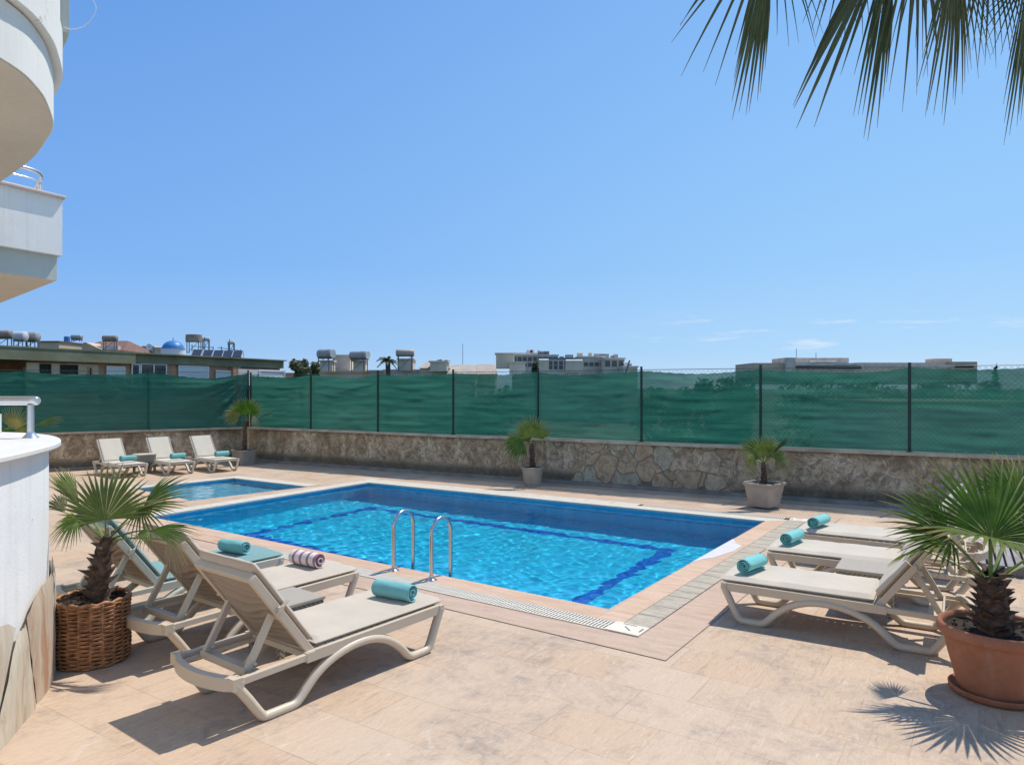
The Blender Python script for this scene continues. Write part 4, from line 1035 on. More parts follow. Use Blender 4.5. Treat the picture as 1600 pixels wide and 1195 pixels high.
# --- wicker basket palm, left foreground
pb = Vector((-3.09, 5.33, 0))
e = empty('potted_palm', pb, 0, 'small fan palm in a brown woven wicker basket beside the white curved wall', 'potted palm')
M_WB1 = simple('chestnut_wicker', (.36, .17, .075), .5, var=.55, scale=26, bump=.3); M_WB2 = simple('dark_basket_lining', (.04, .02, .012), .9)
b = MB(); Hn = 32; hb = .455; ns = 72
def br_(z): return .236 + .012 * (z / hb) + .006 * math.sin(z * 14)
for i in range(Hn):                                  # horizontal canes woven in front of and behind the stakes
    z = .012 + (hb - .02) * i / (Hn - 1); pts = []
    for j in range(ns):
        a = 2 * math.pi * j / ns; w = .0075 * math.cos(a * 10 + (math.pi if i % 2 else 0)) 
        pts.append((( br_(z) + w) * math.cos(a), (br_(z) + w) * math.sin(a), z + .0035 * noise.noise((a * 2, i * .7, 1))))
    b.tube(pts, .0069, 6, closed=True, up=(0, 0, 1))
b.build('weave', M_WB1, e, smooth=True)
b = MB()
for j in range(20): a = 2 * math.pi * (j + .5) / 20; b.tube([((br_(z)) * math.cos(a), (br_(z)) * math.sin(a), z) for z in (0, .1, .2, .3, .4, hb + .004)], .0065, 6)
b.build('stakes', M_WB1, e, smooth=True)
b = MB(); rim_ = []
for j in range(60): a = 2 * math.pi * j / 60; rim_.append(((.243 + .004 * math.sin(j * 2.1)) * math.cos(a), (.243 + .004 * math.sin(j * 2.1)) * math.sin(a), hb + .006 + .007 * math.sin(j * 1.57)))
b.tube(rim_, .0125, 8, closed=True, up=(0, 0, 1)); b.build('rim', M_WB1, e, smooth=True)
b = MB(); b.lathe([(0, .01), (.222, .01), (.228, .2), (.232, hb - .01)], (0, 0, 0), 32); b.build('liner', M_WB2, e)
soil(e, (0, 0, 0), (0, 0, 0), .232, hb - .035)
tb = pb + Vector((.03, -.02, hb - .05)); tt = P(166, 838, 5.30)
trunk(e, pb, tb, tt, .078, .042, 30, 8, .085)
def PL(px, py, dy=0.0, y0=5.28): return P(px, py, y0 + dy)
for hub, tip, nr, sp_, n_s, kw in [
    (PL(164, 812, -.05), PL(164, 712, .10), (0, -.9, .4), 185, 28, dict(Rk=.97, droop=.05, fuse=.5, seed=21, cup=.1)),
    (PL(121, 812, -.12), PL(76, 838, -.2), (-.2, -.8, .5), 170, 24, dict(droop=.25, fuse=.45, seed=22, Rk=1.0)),
    (PL(222, 792, .05), PL(302, 748, .1), (-.2, -.8, .6), 84, 18, dict(droop=.06, fuse=.5, seed=23, Rk=1.0)),
    (PL(220, 794, .05), PL(243, 832, 0), (-.2, -.8, .6), 150, 14, dict(droop=.2, fuse=.3, seed=33, Rk=1.1)),
    (PL(233, 828, -.1), PL(314, 832, -.1), (0, -.5, .9), 60, 20, dict(droop=.12, fuse=.55, seed=24, Rk=1.0)),
    (PL(233, 828, -.1), PL(205, 850, -.2), (0, -.7, .7), 120, 10, dict(droop=.3, fuse=.3, seed=34, Rk=1.0)),
    (PL(124, 790, .25), PL(84, 728, .4), (.4, -.8, .3), 34, 16, dict(droop=.05, fuse=.6, seed=25, Rk=1.05)),
    (PL(100, 800, .3), PL(80, 765, .5), (.3, -.9, .4), 60, 14, dict(droop=.1, fuse=.5, seed=26, leaf_m=M_LEAFO)),
    (PL(205, 812, .3), PL(226, 770, .5), (0, -.9, .4), 120, 22, dict(droop=.1, fuse=.5, seed=28)),
    (PL(262, 845, -.1), PL(285, 872, -.1), (0, -.6, .7), 90, 12, dict(droop=.5, fuse=.3, seed=29, leaf_m=M_DRY, Rk=1.1)),
]:
    frond(e, pb, tt - Vector((0, 0, .04)), hub, tip, nr, sp_, n_s, pr=.008, **kw)

# --- planters along the walls
def m_pot(name, c): return simple(name, c, .75, var=.12, scale=6, bump=.15)
M_PC = m_pot('beige_plastic_pot', (.42, .35, .28)); M_PB = m_pot('stone_coloured_pot', (.38, .33, .265)); M_PA = m_pot('grey_plastic_pot', (.30, .27, .235))
def small_palm(name, o, label, pot_prof, mat_, sq, tt, r0, r1, specs, sc=1.0, rz=0.0, foot=None, tb_h=.36):
    e = empty('potted_palm', o, 0, label, 'potted palm', 'young palms in pots along the boundary walls')
    b = MB(); b.lathe(pot_prof, (0, 0, 0), 48, sq=0)
    if sq:
        out = []
        for x, y, z in b.v:
            a = math.atan2(y, x) - rz; r = math.hypot(x, y); ca, sa = abs(math.cos(a)), abs(math.sin(a)); k = (ca ** 8 + sa ** 8) ** (-1 / 8); out.append((x * k, y * k, z))
        b.v = out
    b.build('pot', mat_, e, smooth=True, angle=45)
    if foot: b = MB(); b.lathe([(0, 0), (foot, 0), (foot + .01, .02), (foot, .035), (0, .035)], (0, 0, 0), 32); b.build('saucer', mat_, e)
    soil(e, (0, 0, 0), (0, 0, 0), pot_prof[-1][0] * .97, tb_h)
    trunk(e, o, Vector(o) + Vector((0, 0, tb_h - .02)), tt, r0, r1, 16, 5, .035)
    for hub, tip, nr, sp_, n_s, kw in specs:
        kw = dict(kw); kw['Rk'] = kw.get('Rk', 1.0) * 1.22
        frond(e, o, tt - Vector((0, 0, .03)), hub, tip, nr, sp_, n_s, pr=.007, **kw)
oC = Vector((4.22, 12.1, 0))
def C_(px, py, dy=0.0): return P(px, py, 12.1 + dy)
small_palm('C', oC, 'bushy young palm in a beige square pot by the wall, right of the pool', [(.0, .03), (.19, .03), (.195, .05), (.235, .28), (.247, .37), (.262, .375), (.272, .39), (.272, .42), (.258, .43), (.244, .425), (.238, .39)], M_PC, True, C_(1193, 722), .05, .032, [
    (C_(1192, 712, -.05), C_(1188, 684, -.1), (0, -1, .3), 210, 24, dict(wk=1.5, droop=.1, seed=41, fuse=.35, Rk=1.1)),
    (C_(1178, 706, -.1), C_(1152, 700, -.2), (0, -.7, .7), 150, 24, dict(droop=.2, seed=42, fuse=.35)),
    (C_(1207, 708, -.05), C_(1231, 686, -.1), (-.3, -.8, .3), 16, 10, dict(droop=.02, seed=43, fuse=.6, leaf_m=M_LEAFO)),
    (C_(1208, 712, -.1), C_(1238, 720, -.2), (0, -.7, .7), 120, 22, dict(droop=.25, seed=44, fuse=.35)),
    (C_(1222, 718, 0), C_(1243, 726, 0), (0, -.6, .8), 90, 10, dict(droop=.3, seed=45, fuse=.3, leaf_m=M_DRY)),
    (C_(1178, 716, .1), C_(1170, 728, .1), (0, -.6, .8), 120, 14, dict(droop=.3, seed=46, fuse=.35, Rk=1.3, leaf_m=M_LEAFY)),
    (C_(1200, 702, .2), C_(1212, 690, .3), (0, -.9, .4), 160, 24, dict(droop=.1, seed=47, Rk=1.4, fuse=.35)),
    (C_(1180, 700, .2), C_(1168, 690, .3), (0, -.9, .4), 120, 20, dict(droop=.1, seed=48, Rk=1.4, fuse=.35))], rz=R(40), tb_h=.395)
oB = Vector((.42, 14.75, 0))
def B_(px, py, dy=0.0): return P(px, py, 14.7 + dy)
small_palm('B', oB, 'young palm in a round stone coloured pot at the middle of the back wall', [(0, .04), (.165, .04), (.175, .06), (.205, .28), (.213, .35), (.228, .355), (.232, .385), (.224, .395), (.21, .39), (.206, .36)], M_PB, False, B_(831, 692), .058, .04, [
    (B_(831, 683, -.05), B_(830, 655, -.08), (0, -1, .3), 190, 24, dict(wk=1.5, droop=.05, seed=51, fuse=.45, Rk=1.1)),
    (B_(818, 690, -.1), B_(793, 702, -.2), (0, -.8, .5), 150, 20, dict(wk=1.5, Rk=1.15, droop=.15, seed=52, fuse=.5)),
    (B_(846, 686, 0), B_(860, 668, 0), (0, -.9, .4), 40, 12, dict(droop=.05, seed=53)),
    (B_(852, 688, 0), B_(868, 694, 0), (0, -.6, .7), 120, 9, dict(droop=.5, seed=54, fuse=.25, leaf_m=M_DRY)),
    (B_(828, 688, .2), B_(818, 676, .3), (0, -.9, .4), 120, 20, dict(droop=.1, seed=55))], foot=.17, tb_h=.365)
oA = Vector((-6.98, 18.85, 0))
def A_(px, py, dy=0.0): return P(px, py, 18.85 + dy)
small_palm('A', oA, 'taller palm in a grey square pot in the corner of the boundary wall', [(0, .0), (.20, .0), (.235, .28), (.245, .35), (.262, .355), (.265, .385), (.25, .39), (.24, .37)], M_PA, True, A_(384, 657), .055, .04, [
    (A_(384, 647, -.05), A_(380, 627, -.1), (0, -1, .3), 200, 32, dict(wk=1.6, droop=.1, seed=61, Rk=1.3, fuse=.45)),
    (A_(376, 648, -.1), A_(357, 646, -.2), (0, -.8, .5), 140, 26, dict(wk=1.6, droop=.15, seed=62, Rk=1.3, leaf_m=M_LEAFY, fuse=.45)),
    (A_(402, 654, 0), A_(427, 644, .1), (-.3, -.8, .4), 12, 8, dict(droop=.02, seed=63, leaf_m=M_LEAFO, fuse=.6)),
    (A_(395, 650, 0), A_(401, 662, 0), (0, -.7, .5), 90, 9, dict(droop=.5, seed=64, fuse=.25, leaf_m=M_DRY)),
    (A_(390, 646, .1), A_(398, 632, .2), (0, -.8, .5), 150, 24, dict(wk=1.6, droop=.1, seed=65, Rk=1.4, fuse=.4))], rz=R(50), tb_h=.36)
oD = Vector((-6.35, 9.3, 0))
def D_(px, py, dy=0.0): return P(px, py, 9.3 + dy)
small_palm('D', oD, 'yellowing potted palm half hidden behind the terrace handrail', [(0, .0), (.20, .0), (.235, .28), (.245, .35), (.262, .355), (.265, .385), (.25, .39), (.24, .37)], M_PB, False, D_(24, 690), .06, .045, [
    (D_(23, 672, -.05), D_(22, 636, -.1), (0, -1, .3), 110, 26, dict(droop=.05, seed=71, leaf_m=M_LEAFY, fuse=.35)),
    (D_(56, 664, -.05), D_(92, 655, -.1), (0, -.8, .5), 34, 12, dict(droop=.05, seed=72, fuse=.4)),
    (D_(14, 680, -.1), D_(-10, 672, -.1), (0, -.8, .5), 150, 24, dict(droop=.2, seed=73, fuse=.35)),
    (D_(30, 682, 0), D_(40, 668, 0), (0, -.8, .5), 150, 22, dict(droop=.2, seed=74, Rk=1.5, leaf_m=M_LEAFY, fuse=.35))], tb_h=.36)

# --- tall palm at the right, trunk outside the picture, whose leaves hang into the top of it
oT = Vector((3.55, 3.15, 0)); e = empty('fan_palm', oT, 0, 'tall fan palm whose dark drooping leaves hang in at the top right', 'palm tree')
ct = oT + Vector((-.05, .05, 4.75))
b = MB(); r_ = random.Random(9); pts = [oT.lerp(ct, i / 24) for i in range(25)]; b.tube(pts, [.19 - .04 * i / 24 + .012 * (i % 2) for i in range(25)], 18); b.build('trunk', M_BARK, e, origin=oT, smooth=True)
def T_(px, py, dy=0.0): return P(px, py, 3.5 + dy)
for hub, tip, nr, sp_, n_s, kw in [
    (T_(1205, -120, 0), T_(1158, 172, .15), (.2, -1, .1), 17, 10, dict(fuse=.62, seed=81, wk=1.0)),
    (T_(1205, -120, 0), T_(1085, 95, -.1), (.2, -1, .1), 46, 9, dict(fuse=.3, seed=82, wk=.8)),
    (T_(1205, -120, 0), T_(1262, 45, -.1), (.2, -1, .1), 50, 10, dict(fuse=.3, seed=83, wk=.8)),
    (T_(1395, -110, .2), T_(1350, 192, .3), (0, -1, .1), 15, 9, dict(fuse=.6, seed=84)),
    (T_(1395, -110, .2), T_(1238, 165, .1), (0, -1, .1), 14, 6, dict(fuse=.55, seed=85)),
    (T_(1495, -100, .1), T_(1468, 160, .2), (0, -1, .1), 26, 13, dict(fuse=.52, seed=86)),
    (T_(1490, -90, .1), T_(1528, 95, .1), (0, -1, .1), 40, 12, dict(fuse=.35, seed=87, wk=.8)),
    (T_(1440, -110, .3), T_(1420, 60, .4), (0, -1, .1), 60, 14, dict(fuse=.35, seed=92, wk=.8)),
    (T_(1606, -40, .1), T_(1578, 196, .15), (0, -1, .1), 13, 9, dict(fuse=.6, seed=88)),
    (T_(1600, -30, .2), T_(1540, 60, .2), (0, -1, .1), 50, 8, dict(fuse=.25, seed=89, wk=.8)),
    (T_(1620, -120, -.2), T_(1700, 140, -.2), (0, -1, .1), 60, 20, dict(fuse=.35, seed=90)),
    (T_(1330, -130, .3), T_(1300, 40, .3), (.1, -1, .1), 70, 14, dict(fuse=.4, seed=93, wk=.8)),
    (T_(1540, -110, .2), T_(1560, 75, .2), (.1, -1, .1), 60, 16, dict(fuse=.4, seed=94)),
    (T_(1430, -150, .2), T_(1400, 120, .2), (.1, -1, .1), 40, 10, dict(fuse=.4, seed=95, wk=.8)),
    (T_(1550, -200, .6), T_(1500, 20, 1.0), (0, -1, .1), 80, 22, dict(fuse=.4, seed=91))]:
    frond(e, oT, ct, hub, tip, nr, sp_, n_s, leaf_m=M_LEAFO, droop=.12, pr=.014, cup=.12, bow=.10, **kw)
for k in range(12):                                  # rest of the crown, above the frame
    a = R(-150 + 30 * k); hub = ct + Vector((1.3 * math.cos(a), 1.3 * math.sin(a), .55 + .4 * math.sin(k * 2.2)))
    if hub.x < 3.3 and hub.y > 2.2: hub.z += .9
    frond(e, oT, ct, hub, hub + Vector((.75 * math.cos(a), .75 * math.sin(a), .1)), (-.3 * math.cos(a), -.3 * math.sin(a), 1), 200, 40, leaf_m=M_LEAFO, droop=.25, pr=.016, seed=100 + k, fuse=.5)
# ------------------------------------------------------------------ rooftops and trees beyond the fence
def bmat(n, c, v=.12): return simple(n, c, .85, var=v, scale=.6)
M_OLV = bmat('olive_render', (.20, .20, .125), .25); M_BRK = simple('brown_brickwork', (.46, .25, .155), .9, var=.25, scale=1.2, bump=.3, bscale=14); M_TANW = bmat('tan_render', (.55, .42, .29)); M_ORG = bmat('ochre_render', (.42, .28, .15))
M_WF = bmat('white_window_frame', (.75, .75, .74), .04); M_GLAS = simple('dark_window_glass', (.02, .022, .03), .12, spec=.8); M_SHUT = bmat('white_shutter', (.62, .64, .66), .05); M_DKH = simple('dark_opening', (.025, .02, .018), .9)
M_ROOF = simple('red_brown_roof_tiles', (.20, .11, .085), .9, var=.3, scale=3); M_TANK = simple('weathered_tank_metal', (.40, .37, .33), .45, metal=.3, var=.25, scale=2.5); M_TANKW = simple('white_tank', (.58, .57, .56), .45, var=.15, scale=2); M_TANKB = simple('brown_tank', (.30, .23, .18), .6, var=.3, scale=3)
M_WND = simple('grey_window_band', (.13, .12, .11), .5, var=.3); M_BLUE = simple('blue_dome_paint', (.06, .22, .50), .45, var=.15, scale=2); M_BLK = simple('grey_steel_frame', (.13, .15, .17), .6, var=.2); M_PAN = simple('solar_glass', (.07, .085, .11), .15, spec=.8); M_CON = bmat('pale_concrete', (.66, .585, .48), .2); M_CREAM = bmat('cream_render', (.55, .50, .38), .12); M_GRYB = bmat('grey_concrete', (.55, .475, .385), .25); M_ROOFT = simple('pale_tan_roof_tiles', (.42, .35, .29), .9, var=.2, scale=2)  # window bands are a plain dark grey
# long brick building with an olive parapet, seen at an angle
FA, FB = P(14, 541, 47.0), P(439.5, 562, 71.0); FA.z = FB.z = 0
fd = (FB - FA); fL = fd.length; fa = math.atan2(fd.y, fd.x)
zt = 2 + (606 - 541) * 47.0 / F
bb = empty('brick_building', (FA.x, FA.y, -3), fa, 'long low brown brick building with olive roof parapet beyond the left fence', 'building'); 
def fx(px):
    p = wall_at(px, FA, FB); return (p - Vector((FA.x, FA.y, 0))).dot(fd.normalized()), p.y
def fz(px, py): x, y = fx(px); return x, 2 + (606 - py) * y / F + 3
b = MB(); b.box((fL / 2 + 1.9, 5, (zt - .8 + 3) / 2), (fL - 4.2 + .0, 10, zt - .8 + 3)); b.build('wall', M_BRK, bb)
xr = fx(46)[0]
b = MB(); b.box((-3 + xr / 2 - 3, 5.5, (zt + 2.2) / 2), (xr + 6, 9.2, zt + 2.2)); b.build('wall', M_ORG, bb)
zz0 = fz(250, 562)[1] - 3
b = MB(); b.box(((fL - 10) / 2, 5, zt + 3 - .40), (fL + 10, 10.6, .80)); b.box(((fL - 10) / 2, -.40, zt + 3 - .04), (fL + 10.1, .5, .10)); b.box(((fx(203)[0] - 10) / 2, -.46, zt + 3 - .44), (fx(203)[0] + 10, .3, .86)); b.build('parapet', M_OLV, bb)
x0, x1 = fx(40)[0], fx(152)[0]
b = MB(); b.box(((x0 + x1) / 2, -.06, (zt + 2.0) / 2), (x1 - x0, .12, zt + 2.0)); b.build('wall', M_TANW, bb)
b = MB(); b.box(((x0 + fx(130)[0]) / 2, -.2, fz(90, 564)[1]), (fx(130)[0] - x0, .25, .14)); b.build('ledge', M_BRK, bb)
def win(pxa, pxb, pya, frame_m, pane_m, nm='window', h=1.6, panes=1, dy=0.0):
    xa, xb = fx(pxa)[0], fx(pxb)[0]; z1 = fz((pxa + pxb) / 2, pya)[1]; e_ = MB(); w = xb - xa; t = .09
    e_.box(((xa + xb) / 2, -.16 + dy, z1 - t / 2), (w, .1, t)); e_.box(((xa + xb) / 2, -.16 + dy, z1 - h + t / 2), (w, .1, t))
    for k in range(panes + 1): e_.box((xa + w * k / panes + (t / 2 if k == 0 else -t / 2 if k == panes else 0), -.16 + dy, z1 - h / 2), (t, .1, h - 2 * t))
    f = e_.build(nm, frame_m, bb); p = MB(); p.box(((xa + xb) / 2, -.14 + dy, z1 - h / 2), (w - .06, .04, h - .06)); p.build('pane', pane_m, f)
for a_, c_, y_ in ((60, 77, 568.5), (92, 119, 570)): win(a_, c_, y_, M_DKH, M_DKH, 'opening', 1.0, dy=.0)
win(135, 142, 573.5, M_BRK, M_DKH, 'opening', .8)
win(164, 193, 572, M_WF, M_SHUT, h=1.3); win(203, 216, 568, M_WF, M_GLAS, h=1.9); win(217, 258, 568, M_WF, M_GLAS, h=1.9, panes=2)
win(276.5, 324, 571.5, M_WF, M_SHUT, h=1.5); win(335, 358, 578.5, M_WF, M_SHUT, h=1.0)
xa, xb = fx(366)[0], fx(440)[0]
b = MB(); b.box(((xa + xb) / 2, -.25, fz(400, 590)[1]), (xb - xa, .45, 1.5)); b.build('balcony_wall', bmat('pale_balcony', (.62, .58, .54)), bb)
b = MB(); xq = fx(358)[0]; b.box((xq + .5, -.25, (zt + 2.2) / 2), (.9, .4, zt + 2.2)); b.build('chimney_breast', M_BRK, bb)
win(398, 438, 579, M_WF, M_SHUT, h=.7, dy=-.35)

def pt(px, py, y): return P(px, py, y)
ROOFZ = zt
def tank(name, pxa, pya, pxb, pyb, y, m, label, cat='water tank', yaw=0, stand=None, endm=None, group='water tanks on the rooftops', upright=False):
    a, c = P(pxa, pya, y), P(pxb, pyb, y); w, h = abs(c.x - a.x), abs(a.z - c.z); cx, cz = (a.x + c.x) / 2, (a.z + c.z) / 2
    zb = P(0, stand, y).z if stand else c.z - .05
    e = empty(name, (cx, y, zb), R(yaw), label, cat, group); r = h / 2; b = MB()
    zc = cz - zb
    if upright:
        b.lathe([(0, -h / 2), (w / 2, -h / 2), (w / 2 * 1.02, 0), (w / 2, h / 2 - .05), (w / 2 * .8, h / 2), (0, h / 2 + .02)], (0, 0, zc), 20)
    else:
        pr = [(-w / 2, r * .85), (-w / 2 + .05, r), (0, r), (w / 2 - .05, r), (w / 2, r * .85)]
        b.tube([(x, 0, zc) for x, _ in pr], [q for _, q in pr], 20)
        for x in (-w * .25, w * .25): b.tube([(x, 0, zc), (x + .04, 0, zc)], r * 1.03, 20)
    b.build('tank', m, e, smooth=True, angle=50)
    if yaw: b = MB(); b.tube([(w / 2 + .005, 0, zc), (w / 2 + .05, 0, zc)], r * .93, 20); b.build('end_cap', M_TANKW, e, smooth=True, angle=50)
    if stand:
        b = MB()
        for x in (-w * .38, w * .38):
            for yy in (-r * .7, r * .7): b.bar((x, yy, 0), (x, yy, zc - r * .2), .06, .06)
        zc0 = max(.1, zc - (h / 2 if upright else r))
        b.box((0, 0, zc0), (w * .95, r * 1.5, .06)); b.bar((-w * .38, -r * .7, 0), (w * .38, -r * .7, zc0), .04, .04)
        b.build('stand', M_BLK, e)
    return e
def collector(px, py, y, label, w=1.5, h=1.1, n=1, tilt=50):
    p = P(px, py, y); e = empty('solar_collector', (p.x, y, p.z), 0, label, 'solar panel', 'solar collectors on the rooftops')
    m = Matrix.Rotation(R(tilt), 3, 'X'); b = MB(); b.box((0, 0, h / 2), (w, h, .07), m=m); b.build('panel', M_PAN, e); b = MB()
    for x in (-w / 2, w / 2): b.box((x, 0, h / 2), (.06, h, .10), m=m); b.bar((x, h * .3, h * .8), (x, h * .5, 0), .04, .04)
    b.build('panel_frame', M_TANKW, e)
tank('water_tank', -8, 516, 18, 529, 62, M_TANKB, 'tan horizontal water tank at the far left edge of the rooftops', stand=543)
tank('water_tank', 23, 518, 41, 533, 62, M_TANKW, 'pale rounded water tank, second from the left edge', stand=543)
tank('water_tank', 42, 519, 60, 534, 63, M_TANK, 'pinkish grey water tank left of the dark flat canopy', stand=543)
def roof_box(name, pxa, pxb, py0, py1, y, m, label, cat, depth=4, group=None, roof=None):
    a, c = P(pxa, py0, y), P(pxb, py1, y); e = empty(name, ((a.x + c.x) / 2, y + depth / 2, c.z), 0, label, cat, group)
    b = MB(); b.box((0, 0, (a.z - c.z) / 2), (abs(c.x - a.x), depth, a.z - c.z)); b.build('walls', m, e)
    b = MB(); b.box((0, 0, a.z - c.z + .06), (abs(c.x - a.x) + .25, depth + .25, .12)); b.build('roof_slab', roof or M_CON, e); return e
roof_box('roof_canopy', 58, 92, 534.5, 600, 75, M_TANW, 'low house with a dark flat canopy between the tanks and the tiled house', 'house', roof=M_ROOF)
# hipped house
y_ = 85; a = P(100, 548, y_); c = P(193, 548, y_); hz_ = P(0, 529, y_).z - a.z
e = empty('tiled_house', ((a.x + c.x) / 2, y_ + 4, -3), 0, 'house with red brown hipped roof behind the olive parapet', 'house'); w = (c.x - a.x) / 2
b = MB(); b.box((0, 0, (a.z + 3) / 2), (2 * w - .4, 7, a.z + 3)); b.build('walls', M_TANW, e)
b = MB(); z0 = a.z + 3; b.add([(-w, -4, z0), (w, -4, z0), (w, 4, z0), (-w, 4, z0), (-w * .35, 0, z0 + hz_), (w * .55, 0, z0 + hz_)], [(0, 1, 5, 4), (1, 2, 5), (2, 3, 4, 5), (3, 0, 4), (3, 2, 1, 0)]); b.build('roof', M_ROOF, e)
b = MB(); q = P(132, 534, y_); b.add([(q.x - e.location.x - 2.0, -4.2, z0 + .1), (q.x - e.location.x + 2.2, -4.2, z0 + .1), (q.x - e.location.x + .2, -4.2, z0 + 1.0), (q.x - e.location.x + .2, -1, z0 + 1.0)], [(0, 1, 2), (1, 3, 2), (0, 2, 3)]); b.build('gable', M_TANW, e)
b = MB(); b.box((1.4, -3.4, z0 + .3), (2.6, .6, .55)); b.build('roof_terrace', M_CON, e)
tank('water_tank', 112, 523, 128, 531, 84, M_TANK, 'grey tank above the tiled roof', stand=534)
tank('water_tank', 100.5, 525.5, 109, 538, 83, M_BLUE, 'small blue barrel left of the tiled roof', stand=541, upright=True)
tank('water_tank', 161, 524, 183, 533, 80, M_TANKB, 'brown box tank on a tall frame right of the tiled roof', stand=546)
for k, (x0, x1, yt, lab) in enumerate(((214, 222, 543, 'small grey rooftop hut left of the satellite dish'), (224, 240, 542, 'low grey rooftop block behind the satellite dish'), (241, 252, 544, 'grey rooftop block just left of the blue dome'))):
    roof_box('rooftop_hut', x0, x1, yt, 600, 92, M_GRYB, lab, 'rooftop hut', group='grey rooftop huts')
p = P(233.5, 547, 70); e = empty('satellite_dish', p, 0, 'white satellite dish on the roof near the blue dome', 'satellite dish'); b = MB(); b.lathe([(0, .0), (.15, .015), (.28, .07), (.30, .08)], (0, 0, 0), 18); b.v = [(x, -z * 1.0, y + .3) for x, y, z in b.v]; b.build('dish', M_WF, e, smooth=True); b = MB(); b.tube([(0, 0, .3), (0, .1, -.4)], .03, 6); b.build('mast', M_BLK, e)
# blue dome
yd = 88; a = P(254, 548, yd); c = P(287, 548, yd); rd = (c.x - a.x) / 2; e = empty('domed_building', ((a.x + c.x) / 2, yd, -3), 0, 'white drum building with a blue dome', 'domed building')
hd = P(0, 532, yd).z - P(0, 546, yd).z; zb = P(0, 546, yd).z + 3
b = MB(); b.lathe([(rd * 1.05, 0), (rd * 1.05, zb), (rd * 1.1, zb + .05), (0, zb + .06)], (0, 0, 0), 28); b.build('drum', M_WF, e, smooth=True, angle=40)
b = MB(); b.lathe([(rd * math.cos(t), zb + hd * math.sin(t)) for t in [R(x) for x in range(0, 91, 9)]], (0, 0, 0), 32); b.tube([(0, 0, zb + hd), (0, 0, zb + hd + .35)], .05, 6); b.build('dome', M_BLUE, e, smooth=True)
tank('water_tank', 291, 522.5, 315, 534, 74, M_TANKB, 'brown cylindrical water tower right of the blue dome', stand=552, upright=True)
tank('water_tank', 315.5, 527, 328, 532.5, 76, M_TANKW, 'small pale tank beside the brown water tower', stand=548)
tank('water_tank', 356, 532.5, 367, 537.5, 72, M_TANKW, 'small pale tank above the solar collectors', stand=556)
e = empty('pipe_rack', P(345, 556, 68), 0, 'thin steel pipe rack over the solar collectors', 'pipe rack'); b = MB(); o_ = e.location
for px_, py_ in ((300, 538), (320, 527), (333, 541), (346, 541), (359, 530), (366, 541), (376, 546)):
    q = P(px_, py_, 68) - o_; b.tube([(q.x, 0, -.4), (q.x, 0, q.z)], .04, 5)
for (a1, a2, a3, a4) in ((300, 546, 376, 551), (300, 541, 333, 543), (340, 543, 376, 548)): b.tube([P(a1, a2, 68) - o_, P(a3, a4, 68) - o_], .035, 5)
b.build('frame', M_BLK, e)
for k, px_ in enumerate((308, 325, 341, 356, 371)): collector(px_, 558.5 + k * .4, 66, ['solar collector, leftmost of the five on the olive building', 'solar collector, second of the five on the olive building', 'solar collector, middle of the five on the olive building', 'solar collector, fourth of the five on the olive building', 'solar collector, rightmost of the five on the olive building'][k], .9, .8)

# trees
M_FOL = m_leaf('dusty_foliage', (.055, .075, .025), (.10, .12, .045), (.16, .16, .08), tr=.2); M_FOLD = m_leaf('dark_foliage', (.02, .04, .014), (.04, .07, .022), (.07, .08, .04), tr=.2)
def tree(px, pyt, pyb, y, wpx, label, m=None, seed=1, leaf=.13, n=1500, grp='trees beyond the fence', base=-3):
    t_, bt = P(px, pyt, y), P(px, pyb, y); r = wpx / F * y / 2; h = t_.z - bt.z; r_ = random.Random(seed)
    e = empty('tree', (t_.x, y, base), 0, label, 'tree', grp)
    b = MB(); b.tube([(0, 0, 0), (.1, 0, (bt.z - base) * .6), (0, .05, bt.z - base + h * .5)], [.16, .12, .04], 8); 
    for k in range(5): a_ = k * 1.3; b.tube([(0, 0, (bt.z - base) * .8), (r * .6 * math.cos(a_), r * .6 * math.sin(a_), bt.z - base + h * .5)], [.07, .02], 5)
    b.build('trunk', M_BARK, e)
    b = MB(); cl = [(Vector((r_.uniform(-1, 1), r_.uniform(-1, 1), r_.uniform(-.9, 1))) * .62, r_.uniform(.22, .45)) for _ in range(16)]
    for k in range(n):
        c, q = r_.choice(cl); v = Vector((r_.gauss(0, 1), r_.gauss(0, 1), r_.gauss(0, 1))).normalized() * q * (r_.random() ** .4)
        p = c + v
        p = Vector((p.x * r, p.y * r, bt.z - base + h * .5 + p.z * h * .55)); s = leaf * r_.uniform(.6, 1.3)
        u = Vector((r_.gauss(0, 1), r_.gauss(0, 1), r_.gauss(0, 1))).normalized(); w = u.orthogonal().normalized()
        b.add([p - u * s, p + w * s * .45, p + u * s, p - w * s * .45], [(0, 1, 2, 3)])
    b.build('crown', m or M_FOL, e)
tree(470, 560, 600, 50, 34, 'pale leafy tree just right of the brick building', None, 1, .17, 1600)
tree(490, 561, 600, 52, 20, 'thin leafy tree beside the rooftop tanks', None, 2, .16, 900)
